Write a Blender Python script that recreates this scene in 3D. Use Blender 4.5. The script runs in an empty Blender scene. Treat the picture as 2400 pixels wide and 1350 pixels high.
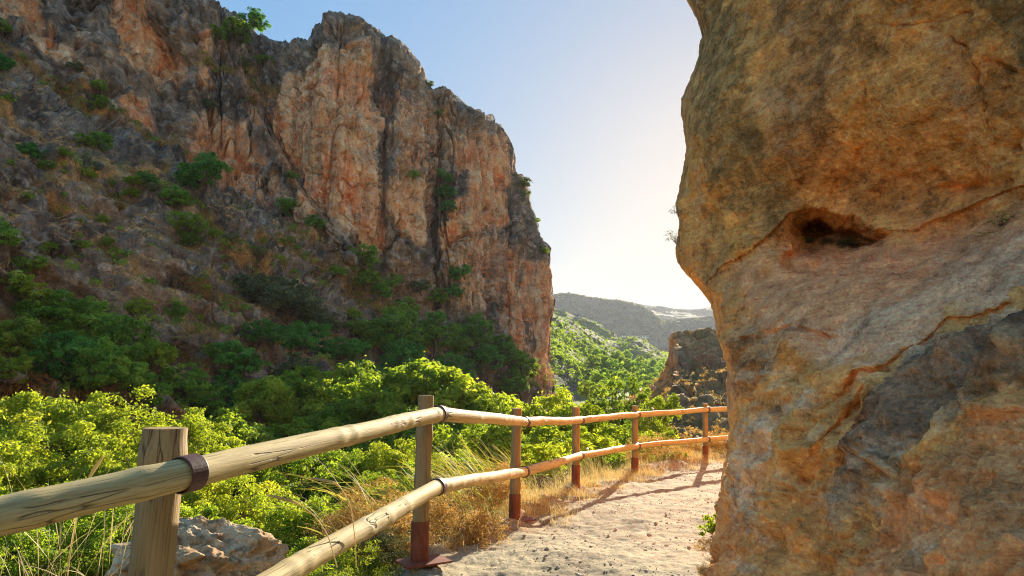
SKY_STRENGTH, SUN_ENERGY, EXPOSURE = .128, 5, 1.45
import bpy, math, random
import numpy as np
R = math.radians
C = bpy.context.scene.collection
scene = bpy.context.scene
rng = np.random.default_rng(7)

# ------------------------------------------------------------------ camera
F, CX, CY, HZ = 1500.0, 1200.0, 675.0, 910.0
PITCH = math.atan((HZ - CY) / F)
_c, _s = math.cos(PITCH), math.sin(PITCH)

def at(x, y, d):
    """world point(s) seen at photo pixel x, y whose distance ahead is d"""
    x = np.asarray(x, float); y = np.asarray(y, float); d = np.asarray(d, float)
    rx = (x - CX); up = (CY - y)
    ry = F * _c - up * _s
    rz = F * _s + up * _c
    k = d / ry
    return np.stack([rx * k, ry * k, rz * k], -1)

def pix(P):
    """photo pixel of world points"""
    P = np.asarray(P, float)
    f = P[..., 1] * _c + P[..., 2] * _s
    u = -P[..., 1] * _s + P[..., 2] * _c
    f = np.where(f > .05, f, .05)
    return np.stack([CX + F * P[..., 0] / f, CY - F * u / f], -1)

# ------------------------------------------------------------------ noise
_P = np.random.default_rng(11).permutation(256)
_P = np.concatenate([_P, _P, _P])
_G = np.random.default_rng(12).normal(size=(256, 3)); _G /= np.linalg.norm(_G, axis=1)[:, None]

def noise(p, seed=0):
    p = np.asarray(p, float) + seed * 17.31
    i = np.floor(p).astype(int); f = p - i; i &= 255
    u = f * f * f * (f * (f * 6 - 15) + 10)
    def g(a, b, c):
        h = _P[_P[_P[i[..., 0] + a] + i[..., 1] + b] + i[..., 2] + c]
        gr = _G[h]
        return gr[..., 0] * (f[..., 0] - a) + gr[..., 1] * (f[..., 1] - b) + gr[..., 2] * (f[..., 2] - c)
    def L(a, b, t): return a + (b - a) * t
    x0 = L(L(g(0,0,0), g(1,0,0), u[..., 0]), L(g(0,1,0), g(1,1,0), u[..., 0]), u[..., 1])
    x1 = L(L(g(0,0,1), g(1,0,1), u[..., 0]), L(g(0,1,1), g(1,1,1), u[..., 0]), u[..., 1])
    return 1.5 * L(x0, x1, u[..., 2])

def fbm(p, o=4, gain=.5, seed=0):
    a, s, t = 1.0, 0, 0
    for k in range(o):
        s = s + a * noise(p * 2.03 ** k, seed + k); t += a; a *= gain
    return s / t * 1.6

def ridged(p, o=4, gain=.5, seed=0):
    a, s, t = 1.0, 0, 0
    for k in range(o):
        s = s + a * (1 - 2 * np.abs(noise(p * 2.03 ** k, seed + k))); t += a; a *= gain
    return s / t

def worley(p, seed=0):
    """distance to nearest, second nearest and cell id"""
    p = np.asarray(p, float) + seed * 7.7
    i = np.floor(p).astype(int)
    f1 = np.full(p.shape[:-1], 9.); f2 = f1.copy(); idd = np.zeros(p.shape[:-1], int)
    for a in (-1, 0, 1):
        for b in (-1, 0, 1):
            for c in (-1, 0, 1):
                j = i + np.array([a, b, c]); k = j & 255
                h = _P[_P[_P[k[..., 0]] + k[..., 1]] + k[..., 2]]
                q = j + .5 + .42 * np.stack([_G[h, 0], _G[h, 1], _G[h, 2]], -1)
                d = np.linalg.norm(q - p, axis=-1)
                m = d < f1
                f2 = np.where(m, f1, np.minimum(f2, d)); idd = np.where(m, h, idd); f1 = np.where(m, d, f1)
    return f1, f2, idd

def facets(p, seed=0, tilt=1.0):
    """broken-rock relief: each cell a tilted plane; returns height and closeness to the cell joint"""
    p = np.asarray(p, float) + seed * 7.7
    i = np.floor(p).astype(int); sh = p.shape[:-1]
    f1 = np.full(sh, 9.); f2 = f1.copy(); hh = np.zeros(sh)
    for a in (-1, 0, 1):
        for b in (-1, 0, 1):
            for c in (-1, 0, 1):
                j = i + np.array([a, b, c]); k = j & 255
                h = _P[_P[_P[k[..., 0]] + k[..., 1]] + k[..., 2]]
                v = p - (j + .5 + .45 * _G[h]); d = np.sqrt((v * v).sum(-1))
                m = d < f1
                f2 = np.where(m, f1, np.minimum(f2, d)); f1 = np.where(m, d, f1)
                hh = np.where(m, (h / 255. - .5) + tilt * (v * _G[(h + 91) & 255]).sum(-1), hh)
    return hh, sm(.12, .0, f2 - f1)

def sm(a, b, x):
    t = np.clip((x - a) / (b - a), 0, 1); return t * t * (3 - 2 * t)
def mix(a, b, t):
    t = np.asarray(t)
    return a + (b - a) * t

def hexc(r, g, b):
    """sRGB 0-255 to linear"""
    f = lambda v: (v/255/12.92 if v/255 <= .04045 else ((v/255+.055)/1.055)**2.4)
    return np.array([f(r), f(g), f(b)])

# ------------------------------------------------------------------ mesh helpers
def mesh(name, V, faces, mat=None, attrs=None, smooth=True, parent=None, link=True):
    """faces: list of integer arrays (M,3) or (M,4)"""
    V = np.asarray(V, np.float32).reshape(-1, 3)
    me = bpy.data.meshes.new(name)
    faces = [np.asarray(f, np.int32) for f in (faces if isinstance(faces, list) else [faces]) if len(f)]
    nl = sum(f.size for f in faces); nf = sum(len(f) for f in faces)
    me.vertices.add(len(V)); me.vertices.foreach_set('co', V.ravel())
    me.loops.add(nl); me.loops.foreach_set('vertex_index', np.concatenate([f.ravel() for f in faces]))
    me.polygons.add(nf)
    tot = np.concatenate([np.full(len(f), f.shape[1], np.int32) for f in faces])
    st = np.concatenate([[0], np.cumsum(tot)[:-1]]).astype(np.int32)
    me.polygons.foreach_set('loop_start', st)
    try: me.polygons.foreach_set('loop_total', tot)
    except Exception: pass
    me.polygons.foreach_set('use_smooth', np.full(nf, smooth, bool))
    for k, a in (attrs or {}).items():
        a = np.asarray(a, np.float32)
        if a.ndim == 1:
            at_ = me.attributes.new(k, 'FLOAT', 'POINT'); at_.data.foreach_set('value', a)
        elif a.shape[1] == 3 and k != 'col':
            at_ = me.attributes.new(k, 'FLOAT_VECTOR', 'POINT'); at_.data.foreach_set('vector', a.ravel())
        else:
            if a.shape[1] == 3: a = np.concatenate([a, np.ones((len(a), 1), np.float32)], 1)
            at_ = me.attributes.new(k, 'FLOAT_COLOR', 'POINT'); at_.data.foreach_set('color', a.ravel())
    me.update(calc_edges=True); me.validate()
    if mat: me.materials.append(mat)
    if not link: return me
    return obj(name, me, parent)

def obj(name, me, parent=None, loc=None):
    o = bpy.data.objects.new(name, me); C.objects.link(o)
    if parent: o.parent = parent
    if loc is not None: o.location = loc
    return o

def tag(o, label=None, cat=None, group=None, kind=None):
    if label: o['label'] = label
    if cat: o['category'] = cat
    if group: o['group'] = group
    if kind: o['kind'] = kind
    return o

def empty(name, loc):
    o = bpy.data.objects.new(name, None); C.objects.link(o)
    o.location = [float(v) for v in loc]; o.empty_display_size = .2
    return o

def grid_faces(n, m, off=0):
    i = np.arange(n - 1)[:, None] * m + np.arange(m - 1)[None, :]
    i = i.ravel() + off
    return np.stack([i, i + 1, i + m + 1, i + m], 1)

def grid_normals(P):
    du = np.gradient(P, axis=0); dv = np.gradient(P, axis=1)
    n = np.cross(du, dv); n /= (np.linalg.norm(n, axis=-1, keepdims=True) + 1e-9)
    return n

def blur(A, k):
    for ax in (0, 1):
        w_ = [(k, k) if i == ax else (0, 0) for i in range(A.ndim)]
        c = np.cumsum(np.pad(A, w_, mode='edge'), axis=ax); c = np.concatenate([np.zeros_like(np.take(c, [0], ax)), c], ax)
        n = A.shape[ax]; hi_ = np.take(c, np.arange(2 * k + 1, 2 * k + 1 + n) - 0, ax) if False else np.take(c, np.minimum(np.arange(n) + 2 * k + 1, c.shape[ax] - 1), ax)
        A = (hi_ - np.take(c, np.arange(n), ax)) / (2 * k + 1)
    return A
def soft_normals(P, k):
    N = grid_normals(P); N *= np.sign(-(N * P).sum(-1, keepdims=True))
    for _ in range(2): N = blur(N, k)
    return N / (np.linalg.norm(N, axis=-1, keepdims=True) + 1e-9)

def tube(pts, rad, seg=8, cap=True):
    """verts, quads, tris and (round, along) coordinates of a tapering tube"""
    pts = np.asarray(pts, float); n = len(pts); rad = np.broadcast_to(np.asarray(rad, float), (n,))
    t = np.gradient(pts, axis=0); t /= np.linalg.norm(t, axis=1)[:, None] + 1e-9
    ref = np.array([0, 0, 1.]) if abs(t[:, 2]).mean() < .8 else np.array([1., 0, 0])
    a = np.cross(t, ref); a /= np.linalg.norm(a, axis=1)[:, None]
    b = np.cross(t, a)
    th = np.linspace(0, 2 * np.pi, seg, endpoint=False)
    V = pts[:, None] + rad[:, None, None] * (np.cos(th)[None, :, None] * a[:, None] + np.sin(th)[None, :, None] * b[:, None])
    V = V.reshape(-1, 3)
    i = np.arange(n - 1)[:, None] * seg; j = np.arange(seg)[None, :]; k = (j + 1) % seg
    Q = np.stack([(i + j).ravel(), (i + k).ravel(), (i + seg + k).ravel(), (i + seg + j).ravel()], 1)
    L = np.concatenate([[0], np.cumsum(np.linalg.norm(np.diff(pts, axis=0), axis=1))])
    return V, Q, th, L, a, b

def inpoly(x, y, poly):
    c = np.zeros(x.shape, bool); n = len(poly)
    d = np.full(x.shape, 1e9)
    for i in range(n):
        x1, y1 = poly[i]; x2, y2 = poly[(i + 1) % n]
        m = ((y1 > y) != (y2 > y)) & (x < (x2 - x1) * (y - y1) / ((y2 - y1) if y2 != y1 else 1e-9) + x1)
        c ^= m
        t = np.clip(((x - x1) * (x2 - x1) + (y - y1) * (y2 - y1)) / ((x2 - x1) ** 2 + (y2 - y1) ** 2 + 1e-9), 0, 1)
        d = np.minimum(d, np.hypot(x - x1 - t * (x2 - x1), y - y1 - t * (y2 - y1)))
    return np.where(c, d, -d)

def polyd(x, y, line):
    """distance to a polyline, signed side (positive on its left when y points down), and where along it (0..1)"""
    d = np.full(x.shape, 1e9); sg = np.ones(x.shape); tt = np.zeros(x.shape); n = len(line) - 1
    for i in range(n):
        x1, y1 = line[i]; x2, y2 = line[i + 1]
        t = np.clip(((x - x1) * (x2 - x1) + (y - y1) * (y2 - y1)) / ((x2 - x1) ** 2 + (y2 - y1) ** 2), 0, 1)
        dx = x - x1 - t * (x2 - x1); dy = y - y1 - t * (y2 - y1)
        e = np.hypot(dx, dy); m = e < d
        s = np.sign((x2 - x1) * (y - y1) - (y2 - y1) * (x - x1))
        d = np.where(m, e, d); sg = np.where(m, s, sg); tt = np.where(m, (i + t) / n, tt)
    return d, sg, tt

# ------------------------------------------------------------------ materials
def newmat(name):
    m = bpy.data.materials.new(name); m.use_nodes = True
    nt = m.node_tree; nt.nodes.clear()
    return m, nt
def nd(nt, kind, ins=None, **kw):
    n = nt.nodes.new(kind)
    for k, v in kw.items(): setattr(n, k, v)
    for k, v in (ins or {}).items():
        if isinstance(v, bpy.types.NodeSocket): nt.links.new(v, n.inputs[k])
        else: n.inputs[k].default_value = v
    return n
def math_(nt, op, a, b=None, clamp=False):
    n = nt.nodes.new('ShaderNodeMath'); n.operation = op; n.use_clamp = clamp
    for i, v in enumerate((a, b)):
        if v is None: continue
        if isinstance(v, bpy.types.NodeSocket): nt.links.new(v, n.inputs[i])
        else: n.inputs[i].default_value = v
    return n.outputs[0]
def ramp(nt, fac, stops):
    n = nt.nodes.new('ShaderNodeValToRGB'); e = n.color_ramp.elements
    while len(e) < len(stops): e.new(.5)
    for k, (p, c) in enumerate(stops):
        e[k].position = p; e[k].color = (*c, 1) if len(c) == 3 else c
    nt.links.new(fac, n.inputs[0]); return n.outputs[0]
def mulc(nt, a, b, fac=1.0, mode='MULTIPLY'):
    n = nt.nodes.new('ShaderNodeMixRGB'); n.blend_type = mode
    for i, v in ((0, fac), (1, a), (2, b)):
        if isinstance(v, bpy.types.NodeSocket): nt.links.new(v, n.inputs[i])
        elif isinstance(v, (int, float)): n.inputs[i].default_value = v
        else: n.inputs[i].default_value = (*v, 1) if len(v) == 3 else v
    return n.outputs[0]
def attr(nt, name): return nd(nt, 'ShaderNodeAttribute', attribute_name=name)

def rock_mat(name, scale, bump=.35, dist=.05, fine=1.0, contrast=(.62, 1.35), bed=None, speck=0., gain=1.):
    """rock whose stains come from the mesh colour, broken up by grain at several sizes"""
    m, nt = newmat(name)
    tc = nd(nt, 'ShaderNodeTexCoord').outputs['Object']
    col = attr(nt, 'col').outputs['Color']
    n1 = nd(nt, 'ShaderNodeTexNoise', {'Vector': tc, 'Scale': scale, 'Detail': 10, 'Roughness': .68})
    n2 = nd(nt, 'ShaderNodeTexNoise', {'Vector': tc, 'Scale': scale * 7, 'Detail': 6, 'Roughness': .75})
    n3 = nd(nt, 'ShaderNodeTexNoise', {'Vector': tc, 'Scale': scale * 2.3, 'Detail': 8, 'Roughness': .7, 'Distortion': .6})
    lo, hi = contrast
    g1 = ramp(nt, n1.outputs[0], [(.3, (lo,)*3), (.5, (1,)*3), (.72, (hi,)*3)])
    g2 = ramp(nt, n2.outputs[0], [(.3, (lo,)*3), (.5, (1,)*3), (.7, (hi,)*3)])
    g3 = ramp(nt, n3.outputs[0], [(.36, (.45,.44,.45)), (.44, (1,1,1)), (.62, (1,1,1)), (.72, (1.25,1.2,1.15))])
    c = mulc(nt, col, g1); c = mulc(nt, c, g2, .8); c = mulc(nt, c, g3, .55)
    hb = None
    if bed:      # thin bedding or run-off striations: (rotation, stretch, strength)
        mp = nd(nt, 'ShaderNodeMapping', {'Vector': tc, 'Rotation': bed[0], 'Scale': bed[1]})
        n4 = nd(nt, 'ShaderNodeTexNoise', {'Vector': mp.outputs[0], 'Scale': scale * 1.6, 'Detail': 9, 'Roughness': .72, 'Distortion': .35})
        g4 = ramp(nt, n4.outputs[0], [(.34, (.38,.36,.35)), (.46, (.95,.95,.95)), (.56, (1.05,1.05,1.05)), (.68, (1.4,1.36,1.3))])
        c = mulc(nt, c, g4, bed[2]); hb = n4.outputs[0]
    if speck:    # pits and dark grains
        sp = nd(nt, 'ShaderNodeTexNoise', {'Vector': tc, 'Scale': scale * 16, 'Detail': 3, 'Roughness': .8})
        c = mulc(nt, c, ramp(nt, sp.outputs[0], [(.30, (.25,.24,.23)), (.42, (.92,.92,.92)), (.55, (1,1,1)), (.70, (1.5,1.47,1.42))]), speck)
    vo = nd(nt, 'ShaderNodeTexVoronoi', {'Vector': tc, 'Scale': scale * 5}, feature='F1')
    h = math_(nt, 'ADD', math_(nt, 'MULTIPLY', n1.outputs[0], 1.0), math_(nt, 'MULTIPLY', n2.outputs[0], .35 * fine))
    h = math_(nt, 'ADD', h, math_(nt, 'MULTIPLY', n3.outputs[0], .6))
    h = math_(nt, 'ADD', h, math_(nt, 'MULTIPLY', vo.outputs[0], -.12))
    if gain != 1: c = mulc(nt, c, (gain,) * 3)
    if hb: h = math_(nt, 'ADD', h, math_(nt, 'MULTIPLY', hb, .8))
    b = nd(nt, 'ShaderNodeBump', {'Height': h, 'Strength': bump, 'Distance': dist})
    p = nd(nt, 'ShaderNodeBsdfPrincipled', {'Base Color': c, 'Roughness': .92, 'Specular IOR Level': .18, 'Normal': b.outputs[0]})
    nt.links.new(p.outputs[0], nd(nt, 'ShaderNodeOutputMaterial').inputs[0])
    return m

def leaf_mat(name, cols, trans, tw=.45):
    """cols: dark, mid, light leaf colours; trans: colour of light passing through"""
    m, nt = newmat(name)
    t = attr(nt, 'tint').outputs['Fac']
    oi = nd(nt, 'ShaderNodeObjectInfo').outputs['Random']
    f = math_(nt, 'ADD', t, math_(nt, 'MULTIPLY', math_(nt, 'SUBTRACT', oi, .5), .35), clamp=True)
    c = ramp(nt, f, [(0.05, cols[0]), (.5, cols[1]), (.95, cols[2])])
    tcol = mulc(nt, ramp(nt, f, [(.05, tuple(np.array(trans) * .6)), (.5, trans), (.95, tuple(np.minimum(np.array(trans) * (1.45, 1.2, 1.1), .95)))]), (1, 1, 1), 0.0)
    d = nd(nt, 'ShaderNodeBsdfPrincipled', {'Base Color': c, 'Roughness': .6, 'Specular IOR Level': .25})
    tr = nd(nt, 'ShaderNodeBsdfTranslucent', {'Color': tcol})
    mx = nd(nt, 'ShaderNodeMixShader', {0: tw, 1: d.outputs[0], 2: tr.outputs[0]})
    nt.links.new(mx.outputs[0], nd(nt, 'ShaderNodeOutputMaterial').inputs[0])
    return m

def plain_mat(name, c, rough=.8, var=.35, scale=8, stretch=(1, 1, 1), bump=.2, spec=.2, dist=.01):
    m, nt = newmat(name)
    tc = nd(nt, 'ShaderNodeTexCoord').outputs['Object']
    mp = nd(nt, 'ShaderNodeMapping', {'Vector': tc, 'Scale': stretch})
    n = nd(nt, 'ShaderNodeTexNoise', {'Vector': mp.outputs[0], 'Scale': scale, 'Detail': 8, 'Roughness': .65})
    g = ramp(nt, n.outputs[0], [(.3, (1 - var,)*3), (.7, (1 + var,)*3)])
    cc = mulc(nt, c, g)
    b = nd(nt, 'ShaderNodeBump', {'Height': n.outputs[0], 'Strength': bump, 'Distance': dist})
    p = nd(nt, 'ShaderNodeBsdfPrincipled', {'Base Color': cc, 'Roughness': rough, 'Specular IOR Level': spec, 'Normal': b.outputs[0]})
    nt.links.new(p.outputs[0], nd(nt, 'ShaderNodeOutputMaterial').inputs[0])
    return m
# ------------------------------------------------------------------ camera, sky, sun
cam_d = bpy.data.cameras.new('camera'); cam = bpy.data.objects.new('camera', cam_d); C.objects.link(cam)
cam.location = (0, 0, 0); cam.rotation_euler = (math.pi / 2 + PITCH, 0, 0)
cam_d.sensor_width = 36; cam_d.lens = F / 2400 * 36; cam_d.clip_start = .05; cam_d.clip_end = 20000
scene.camera = cam
SUN_AZ, SUN_EL = R(19.5), R(17.5)          # clockwise from +Y
w = bpy.data.worlds.new('World'); scene.world = w; w.use_nodes = True
nt = w.node_tree; nt.nodes.clear()
sky = nd(nt, 'ShaderNodeTexSky'); sky.sky_type = 'NISHITA'; sky.sun_disc = False
sky.sun_elevation = SUN_EL; sky.sun_rotation = SUN_AZ
sky.altitude = 800; sky.air_density = 1.0; sky.dust_density = 1.3; sky.ozone_density = 2.2
# the sky's range from zenith to the sun's halo is eased, hue kept
hs = nd(nt, 'ShaderNodeHueSaturation', {'Hue': .488, 'Saturation': 1.25, 'Color': sky.outputs[0]})
bw = nd(nt, 'ShaderNodeRGBToBW', {'Color': sky.outputs[0]})
ea = math_(nt, 'POWER', math_(nt, 'MAXIMUM', bw.outputs[0], .01), -.70)
vm = nd(nt, 'ShaderNodeVectorMath', {0: hs.outputs[0]}, operation='SCALE'); nt.links.new(ea, vm.inputs['Scale'])
bg = nd(nt, 'ShaderNodeBackground', {'Color': vm.outputs[0], 'Strength': SKY_STRENGTH})
nt.links.new(bg.outputs[0], nd(nt, 'ShaderNodeOutputWorld').inputs[0])
sd = bpy.data.lights.new('sun', 'SUN'); sd.energy = SUN_ENERGY; sd.angle = R(.55); sd.color = (1, .89, .70)
so = bpy.data.objects.new('sun', sd); C.objects.link(so)
from mathutils import Vector
SUND = Vector((math.sin(SUN_AZ) * math.cos(SUN_EL), math.cos(SUN_AZ) * math.cos(SUN_EL), math.sin(SUN_EL)))
so.rotation_euler = SUND.to_track_quat('Z', 'Y').to_euler()
so.location = (20, 60, 60)
vs = scene.view_settings
vs.view_transform = 'Standard'; vs.look = 'None'; vs.gamma = 1; vs.use_curve_mapping = False; vs.exposure = EXPOSURE
scene.cycles.max_bounces = 6; scene.cycles.diffuse_bounces = 4; scene.cycles.transmission_bounces = 4
scene.cycles.transparent_max_bounces = 4; scene.cycles.volume_bounces = 0
scene.cycles.filter_width = 1.1; scene.cycles.use_denoising = True; scene.cycles.denoising_prefilter = 'NONE'; scene.cycles.caustics_reflective = False; scene.cycles.caustics_refractive = False
# ------------------------------------------------------------------ the fence line and the ground
# post foot positions (x, y); the path runs on its right, the gorge falls away on its left
def ph(x, d): return at(x, HZ, d)[0]
POSTS = [(-1.85, -.75)] + [(float(at(x, y, d)[0]), d) for x, y, d in ((338, 1500, 2.1), (982, 1300, 4.29), (1206, 1205, 6.6), (1350, 1143, 8.8), (1488, 1101, 10.9), (1654, 1077, 12.6))]
LINE = [(-3.2, -5.0)] + POSTS + [(6.0, 14.3), (9.5, 16.0), (14, 17)]
def path_z(x, y):
    return np.interp(y, [-5, 0, 1.7, 4.3, 6.6, 8.8, 10.9, 12.6, 16, 30], [-1.14, -1.16, -1.18, -1.19, -1.33, -1.36, -1.40, -1.39, -1.4, -2])
def side(x, y):
    d, sg, _ = polyd(x, y, LINE)
    return d * sg            # positive on the gorge side (left of the direction of travel)
CL = [(-60, 2), (-33, 27), (-20, 38), (-8, 52), (5, 80), (2, 105)]      # foot of the cliff
def valley_z(y): return -10.5 + .066 * np.maximum(y - 25, 0) + .9 * np.sin(y / 37.)
def ground_z(x, y, detail=True):
    s = side(x, y)
    zp = path_z(x, y)
    P3 = np.stack([x, y, np.zeros_like(x)], -1)
    out = np.maximum(s - .22 - .32 * sm(6.4, 5.0, y) * sm(1.5, 3, y) - .25 * noise(P3 * .8, 3), 0)
    drop = np.where(out < 4, .62 * out + .10 * out ** 2 * .5, 3.28 + 1.02 * (out - 4))
    z1 = zp - drop
    zv = valley_z(y)
    dc, sc, _ = polyd(x, y, CL)
    foot = np.where(sc > 0, -2.2 + .2 * dc, -2.2 - .55 * dc) + .066 * np.maximum(y - 60, 0)
    zv = np.maximum(zv, np.where(y < 140, foot, -99))
    z = np.where(s > 0, np.maximum(z1, zv), zp)
    # uphill side behind the rock, and the flank beyond the bend of the path
    up = np.maximum(-s - 3.2 - .25 * np.maximum(y - 6, 0), 0)
    z = np.where(s <= 0, zp + .5 * up, z)
    far = sm(40, 150, np.hypot(x, y))
    z = np.where(y > 20, mix(z, np.maximum(valley_z(y), -30), far * (y > 60)), z)
    z = z + np.where(s > 0, np.minimum(out, 4) * .12, .0) * fbm(P3 * .45, 4, seed=5)
    if detail:
        on = sm(.4, -.1, s)
        z = z + on * (.03 * fbm(P3 * .9, 3, seed=9) + .022 * ridged(P3 * 2.6, 4, seed=2) * sm(-.1, .6, noise(P3 * .6, 4) + .25)
                      + .014 * fbm(P3 * 8, 4, seed=6) + .010 * ridged(P3 * 17, 2, seed=16) * sm(-.2, .4, noise(P3 * 1.7, 18)))
        # a raised lumpy lip of rock along the outer edge
        z = z + .10 * np.exp(-((s - .12) / .3) ** 2) * sm(-.1, .5, fbm(P3 * 1.3, 3, seed=14) + .15)
        z = z + sm(.1, .6, s) * (.05 * fbm(P3 * 2.5, 4, seed=8))
    return z

AZ = np.radians(np.concatenate([np.arange(-180, -44, 4.), np.arange(-44, 44, .11), np.arange(44, 181, 4.)]))
AZ[-1] = math.pi
RR = np.concatenate([[.02, .3, .8, 1.3], np.exp(np.arange(math.log(1.6), math.log(16), .0065)), np.exp(np.arange(math.log(16.05), math.log(120), .02))])
aa, rr = np.meshgrid(AZ, RR)
gx, gy = rr * np.sin(aa), rr * np.cos(aa)
gz = ground_z(gx, gy)
GP = np.stack([gx, gy, gz], -1)
sgn = side(gx, gy)
P3 = np.stack([gx, gy, gx * 0], -1)
nz1 = fbm(P3 * .7, 4, seed=21); nz2 = fbm(P3 * 4, 4, seed=22)
dust = hexc(172, 158, 126); dust2 = hexc(148, 132, 102); grey = hexc(130, 120, 100); straw = hexc(186, 142, 76); soil = hexc(120, 92, 66)
col = mix(dust, dust2, sm(-.3, .5, nz1)[..., None])
col = mix(col, grey, (sm(.0, .5, nz2) * .5)[..., None])
gr = sm(-.55, .05, sgn + .45 * nz1 + .2 * nz2) * sm(5.4, 6.2, gy)          # litter of dry grass at the outer edge
col = mix(col, straw, (gr * .55 * sm(-.2, .3, nz2))[..., None])
col = mix(col, mix(straw, soil, sm(-.2, .3, nz2)[..., None]), sm(.25, .8, sgn + .2 * nz2)[..., None])
col = mix(col, hexc(96, 84, 56), sm(3, 8, sgn)[..., None])
far_floor = sm(70, 110, gy)
col = mix(col, hexc(92, 98, 58), far_floor[..., None])
Fq = grid_faces(*gx.shape)
fs = sgn.ravel()[Fq].mean(1)
def submesh(name, P, Fs, mat, col):
    u, inv = np.unique(Fs, return_inverse=True)
    return mesh(name, P.reshape(-1, 3)[u], inv.reshape(Fs.shape)[:, ::-1], mat, {'col': col.reshape(-1, 3)[u]})
m_path = rock_mat('dusty_path', 5.0, bump=.55, dist=.03, fine=1.4, contrast=(.55, 1.35), speck=.9)
m_slope = rock_mat('slope_soil', 3.0, bump=.5, dist=.05)
tag(submesh('path', GP, Fq[fs <= .15], m_path, col), kind='structure')
tag(submesh('ground', GP, Fq[fs > .15], m_slope, col), kind='structure')

# the valley floor out to the horizon
RF = np.exp(np.arange(math.log(119), math.log(2500), .035)); AF = np.radians(np.arange(-180, 181, 2.))
a2, r2 = np.meshgrid(AF, RF); fx, fy = r2 * np.sin(a2), r2 * np.cos(a2)
Q3 = np.stack([fx, fy, fx * 0], -1)
fz = np.where(fy > 60, valley_z(np.minimum(fy, 1450)), -9 + 0 * fy) - .8 + 2.5 * fbm(Q3 * .01, 4, seed=31) * sm(200, 500, r2)
fc = mix(hexc(110, 120, 66), hexc(150, 140, 84), sm(-.2, .3, fbm(Q3 * .012, 4, seed=33))[..., None])
tag(mesh('valley_floor', np.stack([fx, fy, fz], -1), grid_faces(*fx.shape)[:, ::-1], rock_mat('valley_soil', .05, bump=.3, dist=1.0), {'col': fc.reshape(-1, 3)}), kind='structure')

# ------------------------------------------------------------------ hills of the far valley
def hill(name, sky_pts, foot_y, d_top, d_foot, cols, amp, nscale, mat, cut=0, n=260, m=90, crag=0, backd=1.6, mask=None):
    """a hillside given by its skyline; d_top, d_foot: [(x, distance), ...]; rises radially then falls away behind"""
    xs = np.linspace(sky_pts[0][0], sky_pts[-1][0], n)
    ys = np.interp(xs, *zip(*sky_pts)); dt = np.interp(xs, *zip(*d_top)); df = np.interp(xs, *zip(*d_foot))
    fy_ = np.interp(xs, *zip(*foot_y))
    top = at(xs, ys, dt); bot = at(xs, fy_, df)
    t = np.linspace(0, 1, m)
    hz = np.repeat(t[:, None], n, 1); vz = hz.copy()
    if crag:   # a steep rock band under the crest
        cw = sm(crag[0], crag[1], xs)[None]
        hz = mix(hz, np.interp(t, [0, .60, .78, 1], [0, .80, .86, 1])[:, None], cw); vz = mix(vz, np.interp(t, [0, .60, .78, 1], [0, .60, .90, 1])[:, None], cw)
    P = bot[None] + (top - bot)[None] * np.stack([hz, hz, vz], -1)
    back = top[None] + np.stack([(top[:, 0] / top[:, 1])[None] * np.array([.15, .5, 1])[:, None] * (dt * (backd - 1))[None],
                                 np.array([.15, .5, 1])[:, None] * (dt * (backd - 1))[None],
                                 -np.array([.05, .35, 1])[:, None] * (np.maximum(top[:, 2] + 10, 5))[None]], -1)
    P = np.concatenate([P, back], 0)
    env = np.concatenate([np.sin(np.linspace(0.15, 2.6, m)), [.3, .3, .3]])[:, None]
    Nn = grid_normals(P); Nn *= np.sign((Nn[..., 2:3]) + 1e-6)
    dsp = amp * (fbm(P * nscale, 5, seed=len(name)) + .5 * ridged(P * nscale * 2.1, 4, seed=4)) * env
    if crag:
        fa, ja = facets(P * .16, 21, .9); fb, jb = facets(P * .42, 22, .9); dsp = dsp + (1.5 * (fa - .25 * ja) + .7 * (fb - .3 * jb)) * np.concatenate([np.ones(m), [.3] * 3])[:, None] * mix(.35, 1, sm(crag[0] - 10, crag[1], xs))[None]
    P = P + Nn * dsp[..., None]
    px = pix(P)
    colr = cols(P, px, grid_normals(P))
    o = mesh(name, P, grid_faces(*P.shape[:2])[:, ::-1], mat, {'col': colr.reshape(-1, 3)})
    return tag(o, kind='structure'), P
m_hill = rock_mat('dry_hillside', .12, bump=.5, dist=1.0)
m_hillf = rock_mat('far_hillside', .02, bump=.5, dist=4.0)
m_crag = rock_mat('crag', .45, bump=.7, dist=.6, gain=1.15, contrast=(.5, 1.4))
def far_cols(P, px, N):
    a = fbm(P * .006, 4, seed=41); b = fbm(P * .03, 3, seed=42)
    c = mix(hexc(140, 124, 96), hexc(112, 104, 80), sm(-.2, .3, a)[..., None])
    return .62 * mix(c, hexc(78, 82, 60), (sm(.05, .35, b) * .8)[..., None])
def dry_cols(P, px, N):
    a = fbm(P * .05, 4, seed=43); b = fbm(P * .3, 3, seed=44)
    c = mix(hexc(176, 146, 88), hexc(120, 104, 64), sm(-.3, .3, a)[..., None])
    return mix(c, hexc(92, 104, 48), (sm(-.1, .4, b) * .7)[..., None])
def green_cols(P, px, N):
    a = fbm(P * .07, 4, seed=45); b = fbm(P * .4, 3, seed=46)
    c = mix(hexc(120, 112, 60), hexc(92, 98, 44), sm(-.2, .3, a)[..., None])
    c = mix(c, hexc(172, 140, 84), (sm(.2, .5, b) * .5)[..., None])
    rk = sm(-8, 10, inpoly(px[..., 0] + 12 * b, px[..., 1] + 12 * a, [(1335,840),(1360,850),(1385,880),(1395,960),(1340,960),(1310,870)]))
    c = mix(c, hexc(206, 196, 172), sm(2.2, 1.0, polyd(px[..., 0], px[..., 1], [(1360, 784), (1375, 793), (1400, 812), (1425, 830), (1445, 845)])[0])[..., None] * .8)
    return mix(c, hexc(112, 94, 84), rk[..., None])
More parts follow.
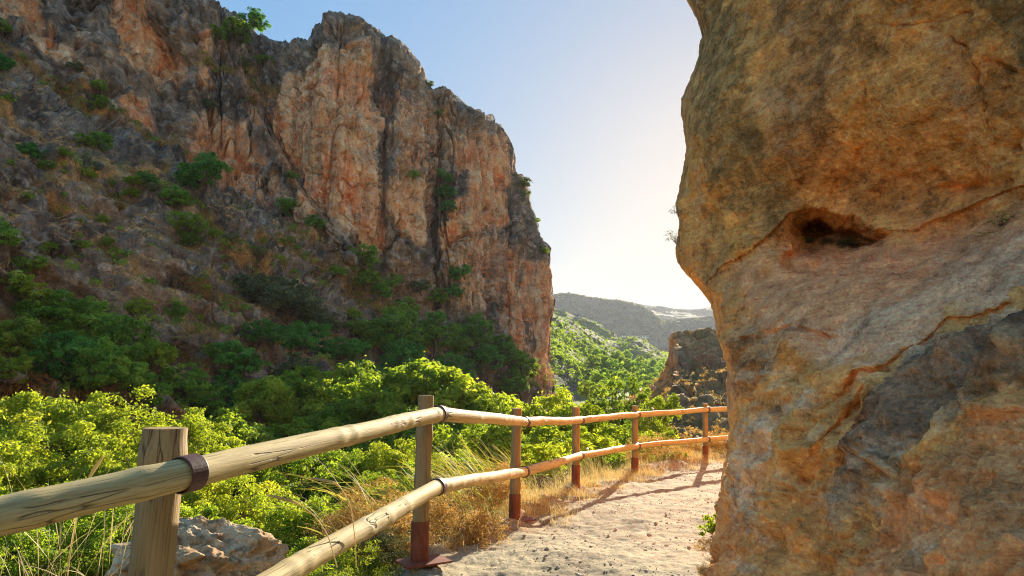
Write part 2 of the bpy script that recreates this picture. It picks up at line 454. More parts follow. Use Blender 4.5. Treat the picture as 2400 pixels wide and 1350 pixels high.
def crag_cols(P, px, N):
    a = fbm(P * .25, 4, seed=47); b = fbm(P * .9, 3, seed=48)
    c = mix(hexc(178, 134, 90), hexc(150, 118, 76), sm(-.2, .3, a)[..., None])
    c = mix(c, hexc(104, 104, 56), (sm(-.1, .3, b) * .6)[..., None])
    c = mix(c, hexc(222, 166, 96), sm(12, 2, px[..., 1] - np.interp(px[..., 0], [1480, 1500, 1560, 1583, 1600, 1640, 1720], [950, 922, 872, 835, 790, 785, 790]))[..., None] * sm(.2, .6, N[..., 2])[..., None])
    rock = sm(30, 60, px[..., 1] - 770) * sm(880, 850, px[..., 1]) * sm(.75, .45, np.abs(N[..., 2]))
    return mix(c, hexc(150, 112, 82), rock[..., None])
H = {}
_, H['ridge'] = hill('far_ridge', [(1150,700),(1297,716),(1380,712),(1480,708),(1510,714),(1560,722),(1590,726),(1640,727),(1665,723),(1690,723),(1800,735),(2000,770)],
     [(1150,830),(2000,830)], [(1150,1900),(2000,1800)], [(1150,1350),(2000,1350)], lambda *a: .55 * far_cols(*a), 14, .004, m_hillf, backd=1.15)
_, H['far'] = hill('far_hill', [(1100,680),(1200,684),(1297,691),(1322,688),(1345,689),(1375,697),(1400,700),(1440,704),(1470,708),(1490,714),(1510,722),(1525,733),(1545,752),(1560,770),(1580,800),(1600,815)],
     [(1100,815),(1600,817)], [(1100,1250),(1500,1150),(1600,1000)], [(1100,900),(1600,950)], far_cols, 8, .006, m_hillf)
_, H['low'] = hill('low_hill', [(1480,800),(1530,768),(1570,750),(1600,748),(1640,743),(1665,741),(1720,748),(1900,790)],
     [(1480,812),(1900,812)], [(1480,1100),(1900,1100)], [(1480,950),(1900,950)], far_cols, 6, .006, m_hillf)
_, H['spur'] = hill('dry_spur', [(1200,690),(1297,722),(1325,728),(1345,741),(1372,750),(1400,762),(1425,770),(1440,780),(1450,795),(1460,815)],
     [(1200,850),(1460,850)], [(1200,560),(1460,500)], [(1200,420),(1460,430)], dry_cols, 3, .02, m_hill)
_, H['knoll'] = hill('rocky_knoll', [(1380,800),(1411,789),(1450,795),(1466,790),(1480,787),(1500,788),(1512,797),(1530,812),(1550,826),(1572,842),(1590,855)],
     [(1380,872),(1590,872)], [(1380,430),(1590,430)], [(1380,330),(1590,340)], dry_cols, 3, .03, m_hill)
_, H['green'] = hill('green_hillside', [(1150,690),(1250,718),(1297,738),(1320,748),(1360,766),(1400,787),(1430,808),(1455,825),(1472,840),(1490,870),(1500,900)],
     [(1150,965),(1300,985),(1400,960),(1440,925),(1500,905)], [(1150,240),(1400,300),(1500,280)], [(1150,120),(1300,130),(1400,170),(1500,240)], green_cols, 2.2, .04, m_hill)
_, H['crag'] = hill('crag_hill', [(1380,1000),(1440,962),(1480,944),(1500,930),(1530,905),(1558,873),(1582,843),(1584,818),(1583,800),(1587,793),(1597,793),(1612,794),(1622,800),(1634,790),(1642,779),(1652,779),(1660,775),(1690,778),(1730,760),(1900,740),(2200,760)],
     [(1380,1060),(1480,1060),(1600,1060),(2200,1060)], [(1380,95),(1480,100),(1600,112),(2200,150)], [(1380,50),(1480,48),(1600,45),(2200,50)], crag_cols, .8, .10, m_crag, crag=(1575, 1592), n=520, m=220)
# ------------------------------------------------------------------ the cliff across the gorge
SKY = [(-520,-330),(0,-220),(300,-120),(440,-30),(480,2),(500,8),(520,22),(545,33),(560,45),(580,60),(600,72),(640,93),(655,100),(668,96),(680,92),(700,93),(722,92),(729,82),(733,68),(750,55),(762,44),(770,33),(785,28),(800,27),(815,34),(835,40),(850,49),(880,62),(895,78),(905,85),(930,92),(945,101),(962,118),(972,135),(985,150),(997,172),(1003,195),(1012,210),(1028,206),(1040,199),(1048,211),(1075,229),(1090,243),(1105,256),(1120,257),(1128,264),(1140,267),(1152,268),(1158,285),(1172,290),(1182,305),(1195,325),(1204,348),(1207,375),(1207,405),(1225,413),(1238,430),(1240,465),(1247,492),(1258,515),(1262,548),(1276,572),(1285,592),(1289,650),(1292,680),(1300,705),(1298,728),(1286,752),(1287,800),(1290,850),(1296,890),(1300,930),(1306,1000)]
BOT = 1012.
def seglen(p):
    p = np.array(p, float); l = np.concatenate([[0], np.cumsum(np.hypot(*np.diff(p, axis=0).T))]); return p, l / l[-1]
_kx = [-520, 0, 200, 420, 600, 800, 900, 1100, 1200, 1310]
_L  = [-150, 130, 280, 400, 480, 610, 690, 745, 800, 870]
_DL = [47, 54, 57, 60, 63, 67, 69, 77, 81, 85]
_DB = [18, 26, 30, 35, 40, 47, 52, 67, 75, 81]
_LE = [.25, .28, .3, .4, .55, .16, .18, .16, .16, .1]
def cliff_D(x, y):
    x = np.asarray(x, float); y = np.asarray(y, float)
    L = np.interp(x, _kx, _L); DL = np.interp(x, _kx, _DL); DB = np.interp(x, _kx, _DB); le = np.interp(x, _kx, _LE)
    L = L + 8 * np.sin(x / 31.) + 5 * np.sin(x / 13. + 1)
    up = DL * (1 + le * np.maximum(L - y, 0) / F)
    zL = DL * (HZ - L) / F; zb = DB * (HZ - BOT) / F
    k = (zL - zb) / (DL - DB)
    dn = (zL - DL * k) / ((HZ - y) / F - k)
    D = np.where(y < L, up, dn)
    # buttresses and clefts of the wall
    wall = sm(60, -40, y - L)
    g = lambda c, wd: np.exp(-((x - c) / wd) ** 2)
    D = D + wall * (-3.2 * g(790 + .05 * (y - 300), 95) + 2.6 * g(1018 - .01 * (y - 300), 16) * sm(190, 260, y) - 1.8 * g(1120, 70)
                    + 1.5 * g(892 - .02 * (y - 300), 12) * sm(720, 500, y) - 1.2 * g(950, 45) - 1.4 * g(1230, 40) + 1.2 * g(1175 + .03 * (y - 600), 10) * sm(480, 600, y))
    # the great slanting slab edge that meets the orange wall, and the arches above it at far left
    d, s, t = polyd(x, y, [(470, 60), (560, 200), (640, 330), (690, 420), (790, 560), (900, 690)])
    D = D + 3.4 * np.where(s < 0, 1, 0) * np.exp(-d / 60) * sm(0, 12, d) * .6 - np.where(s > 0, 1.6, 0) * np.exp(-d / 45)
    d, s, t = polyd(x, y, [(230, -60), (262, 60), (300, 150), (345, 195), (430, 190), (455, 150), (420, 110), (345, 20), (320, -60)])
    D = D + 2.4 * sm(-4, 34, inpoly(x, y, [(262,-90),(262,60),(300,150),(345,195),(430,190),(455,150),(420,110),(345,20),(320,-90)]))
    D = D + 2.2 * sm(-4, 34, inpoly(x, y, [(-200,-200),(80,-40),(118,50),(150,150),(90,110),(0,70),(-200,0)]))
    # ledges running down the slope
    slope = sm(-20, 50, y - L) * sm(1080, 900, x)
    Q = np.stack([x / 170., y / 170., 0 * x], -1)
    ph_ = (y - .56 * x + 46 * noise(Q, 51) + 300) / 96.
    saw = ph_ - np.floor(ph_)
    D = D + slope * (1.9 * (sm(.0, .75, saw) - sm(.82, 1.0, saw) * 1.0 - .5))
    return D
S, Su = seglen(SKY)
un = np.unique(np.concatenate([np.linspace(0, Su[4], 130), np.linspace(Su[4], 1, 760)]))
sx, sy = np.interp(un, Su, S[:, 0]), np.interp(un, Su, S[:, 1])
jit = fbm(np.stack([un * 130, un * 0, un * 0], -1), 5, gain=.65, seed=61)
sy = sy + 7 * jit * sm(0, .05, 1 - un); sx = sx + 3.0 * fbm(np.stack([un * 150, un * 0 + 5, un * 0], -1), 4, seed=62) * sm(.4, .7, un)
bx = np.interp(un, [0, Su[4], Su[46], 1], [-520, 440, 1130, 1306])
tv = np.linspace(0, 1, 560) ** 1.0
X = sx[None] + (bx - sx)[None] * tv[:, None]; Y = sy[None] + (BOT - sy)[None] * tv[:, None]
D = cliff_D(X, Y)
# turn away towards the outline
ddx = np.minimum(np.abs((np.interp(Y, S[18:, 1], S[18:, 0]) - X)), 400)
e = np.clip(1 - ddx / 38, 0, 1); D = D + 7.0 * (1 - np.sqrt(1 - e * e * .98))
e2 = np.clip(1 - (Y - np.interp(X, S[:62, 0], S[:62, 1])) / 20, 0, 1); D = D + 2.2 * (1 - np.sqrt(1 - e2 * e2 * .98))
om0 = np.zeros(X.shape)
for pl in ([(662,215),(735,125),(850,110),(886,330),(872,430),(910,575),(830,565),(722,455),(668,300)], [(1072,345),(1120,300),(1202,372),(1202,425),(1182,482),(1164,540),(1045,605),(1038,560),(1092,460)], [(258,20),(300,-90),(352,60),(440,165),(425,192),(350,190),(298,150)], [(905,455),(1000,440),(1000,570),(940,545)], [(1165,545),(1215,600),(1290,640),(1300,760),(1295,900),(1200,900)], [(-40,-60),(118,60),(132,150),(-40,30)]):
    om0 = np.maximum(om0, sm(-25, 25, inpoly(X, Y, pl)))
P = at(X, Y, D)
N = soft_normals(P, 12)
Lx = np.interp(X, _kx, _L)
wall = sm(70, -30, Y - Lx)
sl = 1 - wall
Pw = P * np.array([1, 1, .14])
disp = 1.5 * fbm(P * .075, 4, seed=71) + .75 * ridged(P * .22, 4, seed=72) * (1 - .35 * wall)
Pf = P * np.array([1, 1, .07]) + .25 * fbm(P * .12, 3, seed=64)[..., None]
disp += wall * (1.3 * fbm(Pf * .30, 3, seed=73) + .75 * (np.abs(noise(Pf * .62, 74)) ** .7 * 2 - .7) + .30 * ridged(Pf * 1.5, 3, seed=63))
wp = .45 * np.stack([fbm(P * .3, 3, seed=75), fbm(P * .3, 3, seed=65), fbm(P * .3, 3, seed=66)], -1)
fa, ja = facets(P * np.array([.24, .24, .10]) + wp, 7, .9); fb, jb = facets(P * np.array([.62, .62, .34]) + wp * 1.4, 8, .9); fc_, jc = facets(P * np.array([1.5, 1.5, 1.0]) + wp * 2, 9, .9)
JOINT = np.clip(.6 * ja + .8 * jb + .6 * jc, 0, 1)
fam = mix(1, .30, om0) * mix(1, .75, wall)
disp += blur(.95 * fa - .22 * ja, 1) * fam + blur(.46 * fb - .14 * jb, 1) * fam + .13 * fc_ * mix(1, .5, om0)
# long cracks: steep on the wall, slanting on the slope
crk = np.abs(fbm(P * np.array([.16, .16, .05]), 4, seed=76)); disp -= 1.6 * sm(.032, .0, crk) * wall
crk2 = np.abs(fbm(P * np.array([.3, .3, .22]), 4, seed=78)); disp -= .5 * sm(.05, .0, crk2)
disp += .22 * fbm(P * 1.5, 4, seed=77)
shr = np.minimum(1, .25 + np.minimum(ddx, 40) / 40.) * mix(.35, 1, sm(0, 26, Y - np.interp(X, S[:62, 0], S[:62, 1])))
P = P + N * (disp * shr)[..., None]
# ---- stains: rust-orange fresh rock against grey weathered rock
wx = X + 26 * fbm(P * .13, 4, seed=81) + 8 * fbm(P * .5, 3, seed=85); wy = Y + 30 * fbm(P * .11, 4, seed=82) + 8 * fbm(P * .5, 3, seed=86)
def zone(poly, soft=14): return sm(-soft, soft, inpoly(wx, wy, poly))
ORANGE = [([(662,215),(690,190),(735,125),(850,110),(882,170),(886,330),(872,430),(882,520),(910,575),(880,600),(830,565),(775,515),(722,455),(692,385),(668,300)], 1.0),
          ([(1072,345),(1120,300),(1172,312),(1202,372),(1202,425),(1155,440),(1182,482),(1164,540),(1092,565),(1045,605),(1038,560),(1092,460),(1070,400)], .95),
          ([(258,20),(300,-90),(335,-60),(352,60),(402,130),(440,165),(425,192),(350,190),(298,150)], 1.0),
          ([(-40,-60),(90,0),(118,60),(132,150),(60,78),(-40,30)], .95),
          ([(268,235),(345,232),(352,300),(285,290)], .8),
          ([(905,455),(930,420),(1000,440),(1000,570),(985,590),(940,545)], .75),
          ([(1165,545),(1215,600),(1290,640),(1300,760),(1295,900),(1200,900),(1190,780),(1175,660)], .72),
          ([(535,330),(580,310),(590,420),(545,400)], .7), ([(462,85),(488,95),(495,240),(470,225)], .75),
          ([(1030,262),(1056,258),(1056,298),(1030,300)], .8), ([(440,330),(475,330),(475,385),(445,385)], .6),
          ([(640,240),(668,260),(690,400),(760,500),(720,480),(660,380)], .6), ([(130,100),(160,110),(170,165),(140,150)], .7),
          ([(440,260),(560,300),(640,400),(690,470),(600,470),(480,400)], .5), ([(560,170),(640,230),(660,330),(600,300)], .4), ([(1040,560),(1160,560),(1180,700),(1100,740),(1050,660)], .4), ([(905,225),(1000,240),(1010,420),(930,400)], .35), ([(900,250),(930,262),(925,330),(905,330)], .35)]
om = np.zeros(X.shape)
for poly, wgt in ORANGE: om = np.maximum(om, wgt * zone(poly))
str1 = fbm(P * np.array([.75, .75, .03]) + .2 * fbm(P * .12, 3, seed=64)[..., None], 4, seed=83); str2 = fbm(P * np.array([2.6, 2.6, .09]), 3, seed=84)
patch = fbm(P * .16, 4, seed=87)
om = np.clip(om + wall * .45 * sm(.12, .45, str1 + .3 * patch) * sm(-.1, .2, patch), 0, 1)
topd = sm(20, 120, Y - np.interp(X, S[:60, 0], S[:60, 1]))
om *= mix(.35, 1, topd)
om *= 1 - .88 * sm(.02, .32, str1 * .8 + str2 * .5) * mix(1, .55, sm(.8, 1, om))
orange = mix(hexc(214, 148, 102), hexc(232, 182, 136), sm(-.3, .4, fbm(P * .4, 4, seed=88))[..., None])
orange = mix(orange, hexc(206, 124, 76), sm(.05, .5, fbm(P * .2, 3, seed=89))[..., None])
greyc = mix(hexc(118, 106, 98), hexc(80, 72, 68), sm(-.3, .3, fbm(P * .35, 4, seed=90))[..., None])
greyc = mix(greyc, hexc(150, 122, 98), (sm(.0, .5, fbm(P * .12, 3, seed=91)) * .7)[..., None])
greyc = mix(greyc, hexc(178, 166, 154), (sm(.2, .5, fbm(P * 1.3, 3, seed=92)) * .5)[..., None])
ccol = mix(greyc, orange, om[..., None])
str3 = fbm(P * np.array([5., 5., .16]), 3, seed=99)
pale = np.clip(sm(.16, .4, str2 - .2 * str1) * .6 + sm(.2, .45, str3) * .5, 0, 1) * wall
ccol = mix(ccol, hexc(70, 60, 56), (sm(.22, .5, str3 + .5 * str1) * wall * .5)[..., None])
ccol = mix(ccol, hexc(206, 178, 146), (pale * sm(.1, .5, om + .25 * sm(0, .4, patch)))[..., None])
N2 = grid_normals(P); N2 *= np.sign(-(N2 * P).sum(-1, keepdims=True))
# dry grass and low growth where the rock lies flat enough to hold soil
soilm = sm(.50, .78, N2[..., 2] + .28 * fbm(P * .5, 4, seed=93)) * mix(.35, 1, sl)
STREAK = [[(0,128),(80,178),(185,222)], [(40,150),(110,200),(200,215)], [(0,262),(60,300),(150,345)], [(150,232),(230,270),(330,322)], [(100,432),(180,425),(250,452),(330,432),(390,455)],
          [(120,395),(200,400),(300,410),(380,420)], [(180,572),(240,590),(300,630),(338,676)], [(600,560),(660,600),(720,640),(790,690),(870,740),(895,765)], [(680,560),(740,600),(800,640),(850,700)],
          [(540,600),(590,622),(640,645)], [(420,480),(520,560),(600,602)], [(870,690),(930,740),(1000,760)], [(0,690),(60,660),(110,640)], [(20,480),(120,470),(220,500)], [(560,150),(600,185),(640,215)], [(470,150),(540,175)], [(330,320),(420,360),(520,420)], [(440,640),(520,690),(560,720)], [(20,905),(120,915),(180,930)], [(420,800),(520,800)], [(430,870),(460,900),(520,880)]]
stk = np.zeros(X.shape)
for ln in STREAK:
    d_, s_, t_ = polyd(wx, wy, ln); stk = np.maximum(stk, sm(15, 3, d_ + 9 * fbm(P * 1.1, 3, seed=98)))
soilm = np.maximum(soilm, stk * .85)
CLS = soilm; CLK = stk
gcol = mix(hexc(186, 140, 86), hexc(140, 106, 66), sm(-.3, .3, fbm(P * .8, 3, seed=94))[..., None])
gcol = mix(gcol, hexc(92, 92, 46), (sm(.0, .4, fbm(P * .3, 3, seed=95)) * .7)[..., None])
ccol = mix(ccol, gcol, soilm[..., None])
ccol = ccol * mix(1.2, 1.5, om)[..., None] * np.array([1.08, 1.0, .88]); ccol = ccol * np.minimum(1, .72 / np.maximum(ccol.max(-1, keepdims=True), 1e-3))
# the wall carries on behind its outline: the plateau and the hidden flank
bd = np.array([-.40, .917, 0])
back = []
for k, (dd, dz) in enumerate([(1.5, -.3), (5, -1.2), (14, -3.5), (40, -9), (90, -22)]):
    q = P[0] + bd * dd + np.array([0, 0, dz]); q = q + (.3 * dd ** .5 * fbm(q * .2, 3, seed=96))[:, None] * np.array([0, 0, 1.]); back.append(q)
gold = mix(hexc(186, 150, 76), hexc(120, 112, 56), sm(-.2, .3, fbm(P[0] * .3, 3, seed=97))[..., None])
PP = np.concatenate([np.stack(back[::-1]), P]); CC = np.concatenate([np.repeat(gold[None], 5, 0), ccol])
m_cliff = rock_mat('cliff_rock', .8, bump=.9, dist=.4, contrast=(.5, 1.5), bed=((0, 0, 0), (1, 1, .12), .75), speck=.4, gain=1.5)
CLIFF = tag(mesh('cliff', PP, grid_faces(*PP.shape[:2]), m_cliff, {'col': CC.reshape(-1, 3)}), kind='structure')
CLP, CLX, CLY = P, X, Y
# ------------------------------------------------------------------ the overhanging rock beside the path
XS = [(-500,1540),(-250,1580),(-60,1600),(0,1611),(30,1628),(60,1641),(88,1648),(110,1640),(150,1634),(190,1620),(232,1601),(270,1600),(300,1605),(350,1612),(390,1607),(420,1600),(450,1596),(475,1589),(500,1592),(520,1596),(545,1590),(560,1587),(590,1586),(612,1589),(630,1601),(650,1617),(665,1634),(690,1657),(715,1672),(740,1679),(780,1687),(815,1698),(845,1711),(870,1717),(905,1712),(950,1709),(1000,1709),(1060,1710),(1085,1703),(1120,1694),(1160,1688),(1220,1689),(1280,1684),(1350,1676),(1500,1668),(1700,1650)]
CP = [(1600,300,6.0),(1700,300,5.0),(1900,300,4.2),(2200,300,3.5),(2500,300,3.0),(1650,0,6.0),(2000,0,3.9),(2400,0,3.0),(2400,-300,2.6),(2000,-300,3.4),(1650,-300,5.6),
      (1600,560,5.8),(1700,600,4.95),(1850,560,4.5),(1950,540,4.45),(2200,540,3.85),(2400,480,3.25),(2700,480,2.7),
      (1650,660,5.4),(1750,680,4.35),(2000,680,3.55),(2200,650,3.15),(2400,600,2.75),(2700,560,2.3),
      (1720,850,4.3),(1900,850,3.35),(2150,800,2.75),(2400,750,2.25),(2700,700,1.85),
      (1700,1100,4.15),(1850,1100,3.3),(2100,1100,2.5),(2400,1100,1.9),(2700,1100,1.55),
      (1690,1350,3.9),(1850,1350,3.05),(2000,1350,2.5),(2400,1350,1.7),(2700,1350,1.4),(1690,1700,3.3),(2000,1700,2.2),(2400,1700,1.5),(2700,1700,1.2)]
cp = np.array(CP)
def rbf_fit(xy, v):
    d = np.hypot(*(xy[:, None] - xy[None]).transpose(2, 0, 1)) / 300
    A = np.sqrt(d * d + .15); n = len(xy)
    M = np.block([[A + np.eye(n) * -.02, np.ones((n, 1)), xy / 300], [np.ones((1, n)), np.zeros((1, 3))], [(xy / 300).T, np.zeros((2, 3))]])
    s = np.linalg.solve(M, np.concatenate([v, [0, 0, 0]])); return s
sol = rbf_fit(cp[:, :2], 1 / cp[:, 2])
def rbf_eval(x, y):
    n = len(cp); o = sol[n] + sol[n + 1] * x / 300 + sol[n + 2] * y / 300
    for k in range(n): o = o + sol[k] * np.sqrt(((x - cp[k, 0]) ** 2 + (y - cp[k, 1]) ** 2) / 90000 + .15)
    return o
vy = np.linspace(-480, 1680, 860)
uu = np.linspace(0, 1, 470)
sxs = np.interp(vy, *zip(*XS)) + 2.2 * fbm(np.stack([vy / 16, vy * 0, vy * 0], -1), 4, gain=.6, seed=101)
X = sxs[:, None] + (2700 - sxs)[:, None] * (uu ** 1.15)[None]; Y = np.repeat(vy[:, None], len(uu), 1)
D = 1 / rbf_eval(X, Y)
# roll away at the outline
e = np.clip(1 - (X - sxs[:, None]) / 45, 0, 1); D = D + .55 * (1 - np.sqrt(1 - .985 * e * e))
# the dome's lower rim, with the hollow under it
d, s, t = polyd(X, Y, [(1655, 700), (1700, 640), (1760, 590), (1850, 500), (1900, 490), (1980, 510), (2060, 540), (2140, 540), (2300, 470), (2500, 400), (2720, 340)])
D = D + (.27 + .10 * noise(np.stack([X / 90, Y / 90, 0 * X], -1), 107)) * np.where(s > 0, 1, 0) * sm(0, 55, d) * np.exp(-d / 95) * sm(.1, .4, t) - .06 * np.where(s < 0, 1, 0) * np.exp(-d / 60)
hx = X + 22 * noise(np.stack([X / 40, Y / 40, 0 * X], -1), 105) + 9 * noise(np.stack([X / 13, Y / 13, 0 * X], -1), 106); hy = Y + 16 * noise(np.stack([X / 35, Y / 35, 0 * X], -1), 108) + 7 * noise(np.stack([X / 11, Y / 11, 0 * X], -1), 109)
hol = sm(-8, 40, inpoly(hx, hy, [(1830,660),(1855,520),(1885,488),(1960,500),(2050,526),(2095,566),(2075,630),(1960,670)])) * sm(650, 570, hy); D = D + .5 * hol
hol2 = sm(-20, 50, inpoly(X, Y, [(2210,440),(2300,400),(2400,410),(2400,470),(2260,470)])); D = D + .18 * hol2
# pale slab standing proud above its broken lower edge
SLAB = [(2000, 905), (2015, 880), (2065, 878), (2100, 845), (2150, 815), (2165, 790), (2225, 748), (2270, 735), (2330, 715), (2420, 685), (2720, 600)]
d, s, t = polyd(X, Y, SLAB)
D = D + .06 * np.where(s > 0, 1, 0) * sm(0, 5, d) * np.exp(-d / 55)
# the rib that runs down the lower face and the step left of it
d, s, t = polyd(X, Y, [(1950, 870), (1922, 895), (1920, 960), (1895, 1060), (1885, 1120), (1845, 1180), (1835, 1260), (1815, 1400)])
D = D - .11 * np.where(s < 0, 1, 0) * np.exp(-d / 60) * sm(0, 4, d) + .06 * np.where(s > 0, 1, 0) * np.exp(-d / 30)
d, s, t = polyd(X, Y, [(2050, 940), (2000, 1010), (1960, 1090), (1930, 1130)]); D = D + .05 * np.exp(-(d / 12) ** 2) - .05 * np.exp(-((d - 25) / 16) ** 2)
d, s, t = polyd(X, Y, [(2420, 870), (2330, 930), (2260, 990), (2240, 1080), (2150, 1130), (2080, 1180), (2060, 1290), (1990, 1380)])
D = D - .09 * np.where(s < 0, 1, 0) * np.exp(-d / 90) * sm(0, 10, d) + .05 * np.where(s > 0, 1, 0) * np.exp(-d / 50)
d, s, t = polyd(X, Y, [(1740, 800), (1800, 775), (1880, 770), (1940, 790)]); D = D + .07 * np.where(s > 0, 1, 0) * np.exp(-d / 40) * sm(0, 8, d)
# cracks in the upper face
for ln, wd in (([(2290,-20),(2280,30),(2150,60),(2090,62)], 4), ([(2145,0),(2160,30),(2130,55)], 4), ([(2190,60),(2300,130),(2400,170)], 4), ([(2040,180),(2030,270),(2000,400)], 3.5), ([(2290,150),(2310,260),(2335,320),(2400,350)], 4), ([(2400,300),(2395,345),(2360,350)], 5),
               ([(1960,400),(1970,440),(1940,510)], 3), ([(1700,470),(1760,540),(1745,620)], 7), ([(1660,330),(1690,500),(1745,600),(1740,660)], 5)):
    jx = X + 9 * noise(np.stack([X / 26, Y / 26, 0 * X], -1), 103) + 4 * noise(np.stack([X / 8, Y / 8, 0 * X], -1), 98); jy = Y + 6 * noise(np.stack([X / 22, Y / 22, 0 * X], -1), 104)
    d, s, t = polyd(jx, jy, ln); nn = noise(np.stack([X / 30, Y / 30, 0 * X], -1), 110); wd = wd * (.55 + .6 * sm(-.3, .5, nn)); D = D + .03 * sm(-.45, .2, nn) * np.exp(-(d / wd) ** 2) + .012 * np.where(s > 0, 1, -1) * np.exp(-d / 14)
D = .5 * D + .5 * blur(D, 2)
P = at(X, Y, D)
N = soft_normals(P, 14)
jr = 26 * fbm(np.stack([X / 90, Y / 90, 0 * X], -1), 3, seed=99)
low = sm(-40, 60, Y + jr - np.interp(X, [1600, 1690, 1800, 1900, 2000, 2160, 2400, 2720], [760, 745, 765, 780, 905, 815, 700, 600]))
edge = np.clip((X - sxs[:, None]) / 40, .25, 1)
dsp = .10 * fbm(P * .8, 4, seed=111) + .05 * ridged(P * 2.1, 5, seed=112) + .016 * fbm(P * 7, 4, seed=113)
dsp += low * (.055 * ridged(P * np.array([1.6, 1.6, 3.2]) @ np.array([[.8, 0, .6], [0, 1, 0], [-.6, 0, .8]]), 5, seed=114) + .03 * fbm(P * 3.5, 4, seed=115))
rot = np.array([[.82, 0, .57], [0, 1, 0], [-.57, 0, .82]])
PL = P @ rot.T * np.array([.9, .9, 5.5])
dsp += low * (.065 * fbm(PL * .8, 5, gain=.6, seed=141) + .05 * ridged(PL * 1.5, 4, seed=142) * sm(-.2, .3, noise(P * 1.1, 143)))
dsp += .012 * ridged(P * 11, 3, seed=144) * sm(-.2, .4, noise(P * 1.7, 145) + .2 * low)
pits = sm(.12, .42, fbm(P * 5.5, 3, seed=146)); dsp -= .022 * pits * (.3 + .7 * low)
w1, w2, wi = worley(P * 4.2 + .5 * fbm(P * 2, 3, seed=116)[..., None], 5); dsp += .022 * (1 - w1) * (.4 + .8 * low)
wq = .35 * np.stack([fbm(P * 1.1, 3, seed=151), fbm(P * 1.1, 3, seed=152), fbm(P * 1.1, 3, seed=153)], -1)
fa, ja = facets(P * 1.5 + wq, 11, .9); fb, jb = facets(P * 4. + wq * 2, 12, .9); fc_, jc = facets(P * 10. + wq * 4, 13, .9)
am = .35 + .75 * low
am = .30 + .55 * low
dsp += blur(.085 * fa + .040 * fb * (.4 + sm(-.3, .4, noise(P * 1.3, 154))) - .012 * jb * low, 2) * am + blur(.016 * fc_, 1) * am
dsp += .010 * fbm(P * 16, 4, gain=.65, seed=155) + .008 * ridged(P * 26, 3, seed=156)
w1b, _, _ = worley(P * 17, 6); dsp += .006 * (1 - w1b) * sm(-.1, .3, noise(P * 1.2, 117))
P = P + N * (dsp * edge)[..., None]
# ---- stains and tones, with light painted into the lower face
q = np.stack([X / 60, Y / 60, 0 * X], -1)
wx = X + 44 * fbm(P * 1.1, 4, seed=121) + 30 * fbm(P * 5, 4, gain=.7, seed=122) + 24 * fb; wy = Y + 44 * fbm(P * 1.1, 4, seed=123) + 30 * fbm(P * 5, 4, gain=.7, seed=124) + 24 * fc_
def zone(poly, soft=30): return sm(-soft, soft, inpoly(wx, wy, poly))[..., None]
nA = fbm(P * 1.6, 5, seed=125)[..., None]; nB = fbm(P * 6, 4, seed=126)[..., None]; nC = fbm(P * 22, 3, seed=127)[..., None]
c = mix(hexc(196, 148, 88), hexc(172, 124, 72), sm(-.3, .3, nA))
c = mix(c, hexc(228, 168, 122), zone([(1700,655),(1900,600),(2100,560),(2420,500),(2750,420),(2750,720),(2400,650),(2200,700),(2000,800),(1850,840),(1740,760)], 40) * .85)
c = mix(c, hexc(132, 104, 64), zone([(1640,-80),(1690,-80),(1760,150),(1790,330),(1880,480),(1840,540),(1770,560),(1700,450),(1660,330),(1640,200)]) * .9)
c = mix(c, hexc(146, 108, 68), zone([(1810,-100),(2020,-100),(1990,100),(1900,300),(1900,400),(1800,360),(1815,150)]) * .85)
c = mix(c, hexc(210, 150, 84), zone([(1765,-80),(1800,-80),(1815,150),(1800,180),(1785,120)], 12) * .8)
c = mix(c, hexc(96, 84, 58), zone([(2200,-120),(2480,-120),(2480,190),(2380,120),(2330,60)]) * .8)
c = mix(c, hexc(126, 90, 60), zone([(1940,80),(1990,60),(1950,300),(1900,380),(1890,300)], 20) * .5)
c = mix(c, hexc(206, 146, 74), zone([(1630,350),(1660,330),(1700,480),(1750,600),(1740,660),(1690,560),(1650,450)], 12) * .7)
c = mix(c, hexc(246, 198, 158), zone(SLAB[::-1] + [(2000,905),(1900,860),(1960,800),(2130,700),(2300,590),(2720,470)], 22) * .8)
dk = hexc(100, 82, 68)
c = mix(c, hexc(128, 96, 68), zone([(1700,760),(1900,745),(1940,790),(1860,900),(1760,960),(1700,960)], 30) * .8)
c = mix(c, hexc(176, 150, 120), zone([(1800,975),(1880,960),(1910,1000),(1880,1080),(1840,1180),(1830,1300),(1790,1280),(1740,1200),(1750,1080)], 22) * .9)
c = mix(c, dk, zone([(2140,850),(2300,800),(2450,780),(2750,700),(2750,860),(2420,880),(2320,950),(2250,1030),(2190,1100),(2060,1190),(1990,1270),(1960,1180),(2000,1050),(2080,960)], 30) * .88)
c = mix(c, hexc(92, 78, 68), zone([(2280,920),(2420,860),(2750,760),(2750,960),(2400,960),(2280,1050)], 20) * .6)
c = mix(c, hexc(132, 112, 94), zone([(2080,860),(2160,830),(2400,730),(2420,790),(2280,830),(2150,880)], 18) * .7)
c = mix(c, hexc(196, 140, 96), zone([(2060,1400),(2100,1250),(2280,1120),(2420,1000),(2800,900),(2800,1700),(2050,1700)], 40) * .6)
c = mix(c, hexc(176, 128, 84), zone([(1700,1150),(1750,1200),(1790,1400),(1680,1420),(1680,1200)], 20) * .6)
c = mix(c, hexc(74, 66, 48), hol[..., None] * .55)  # inside of the hollow coloured a darker brown
c = c * mix(.78, 1.2, sm(-.4, .4, nB)) * mix(.86, 1.12, sm(-.3, .3, nC))
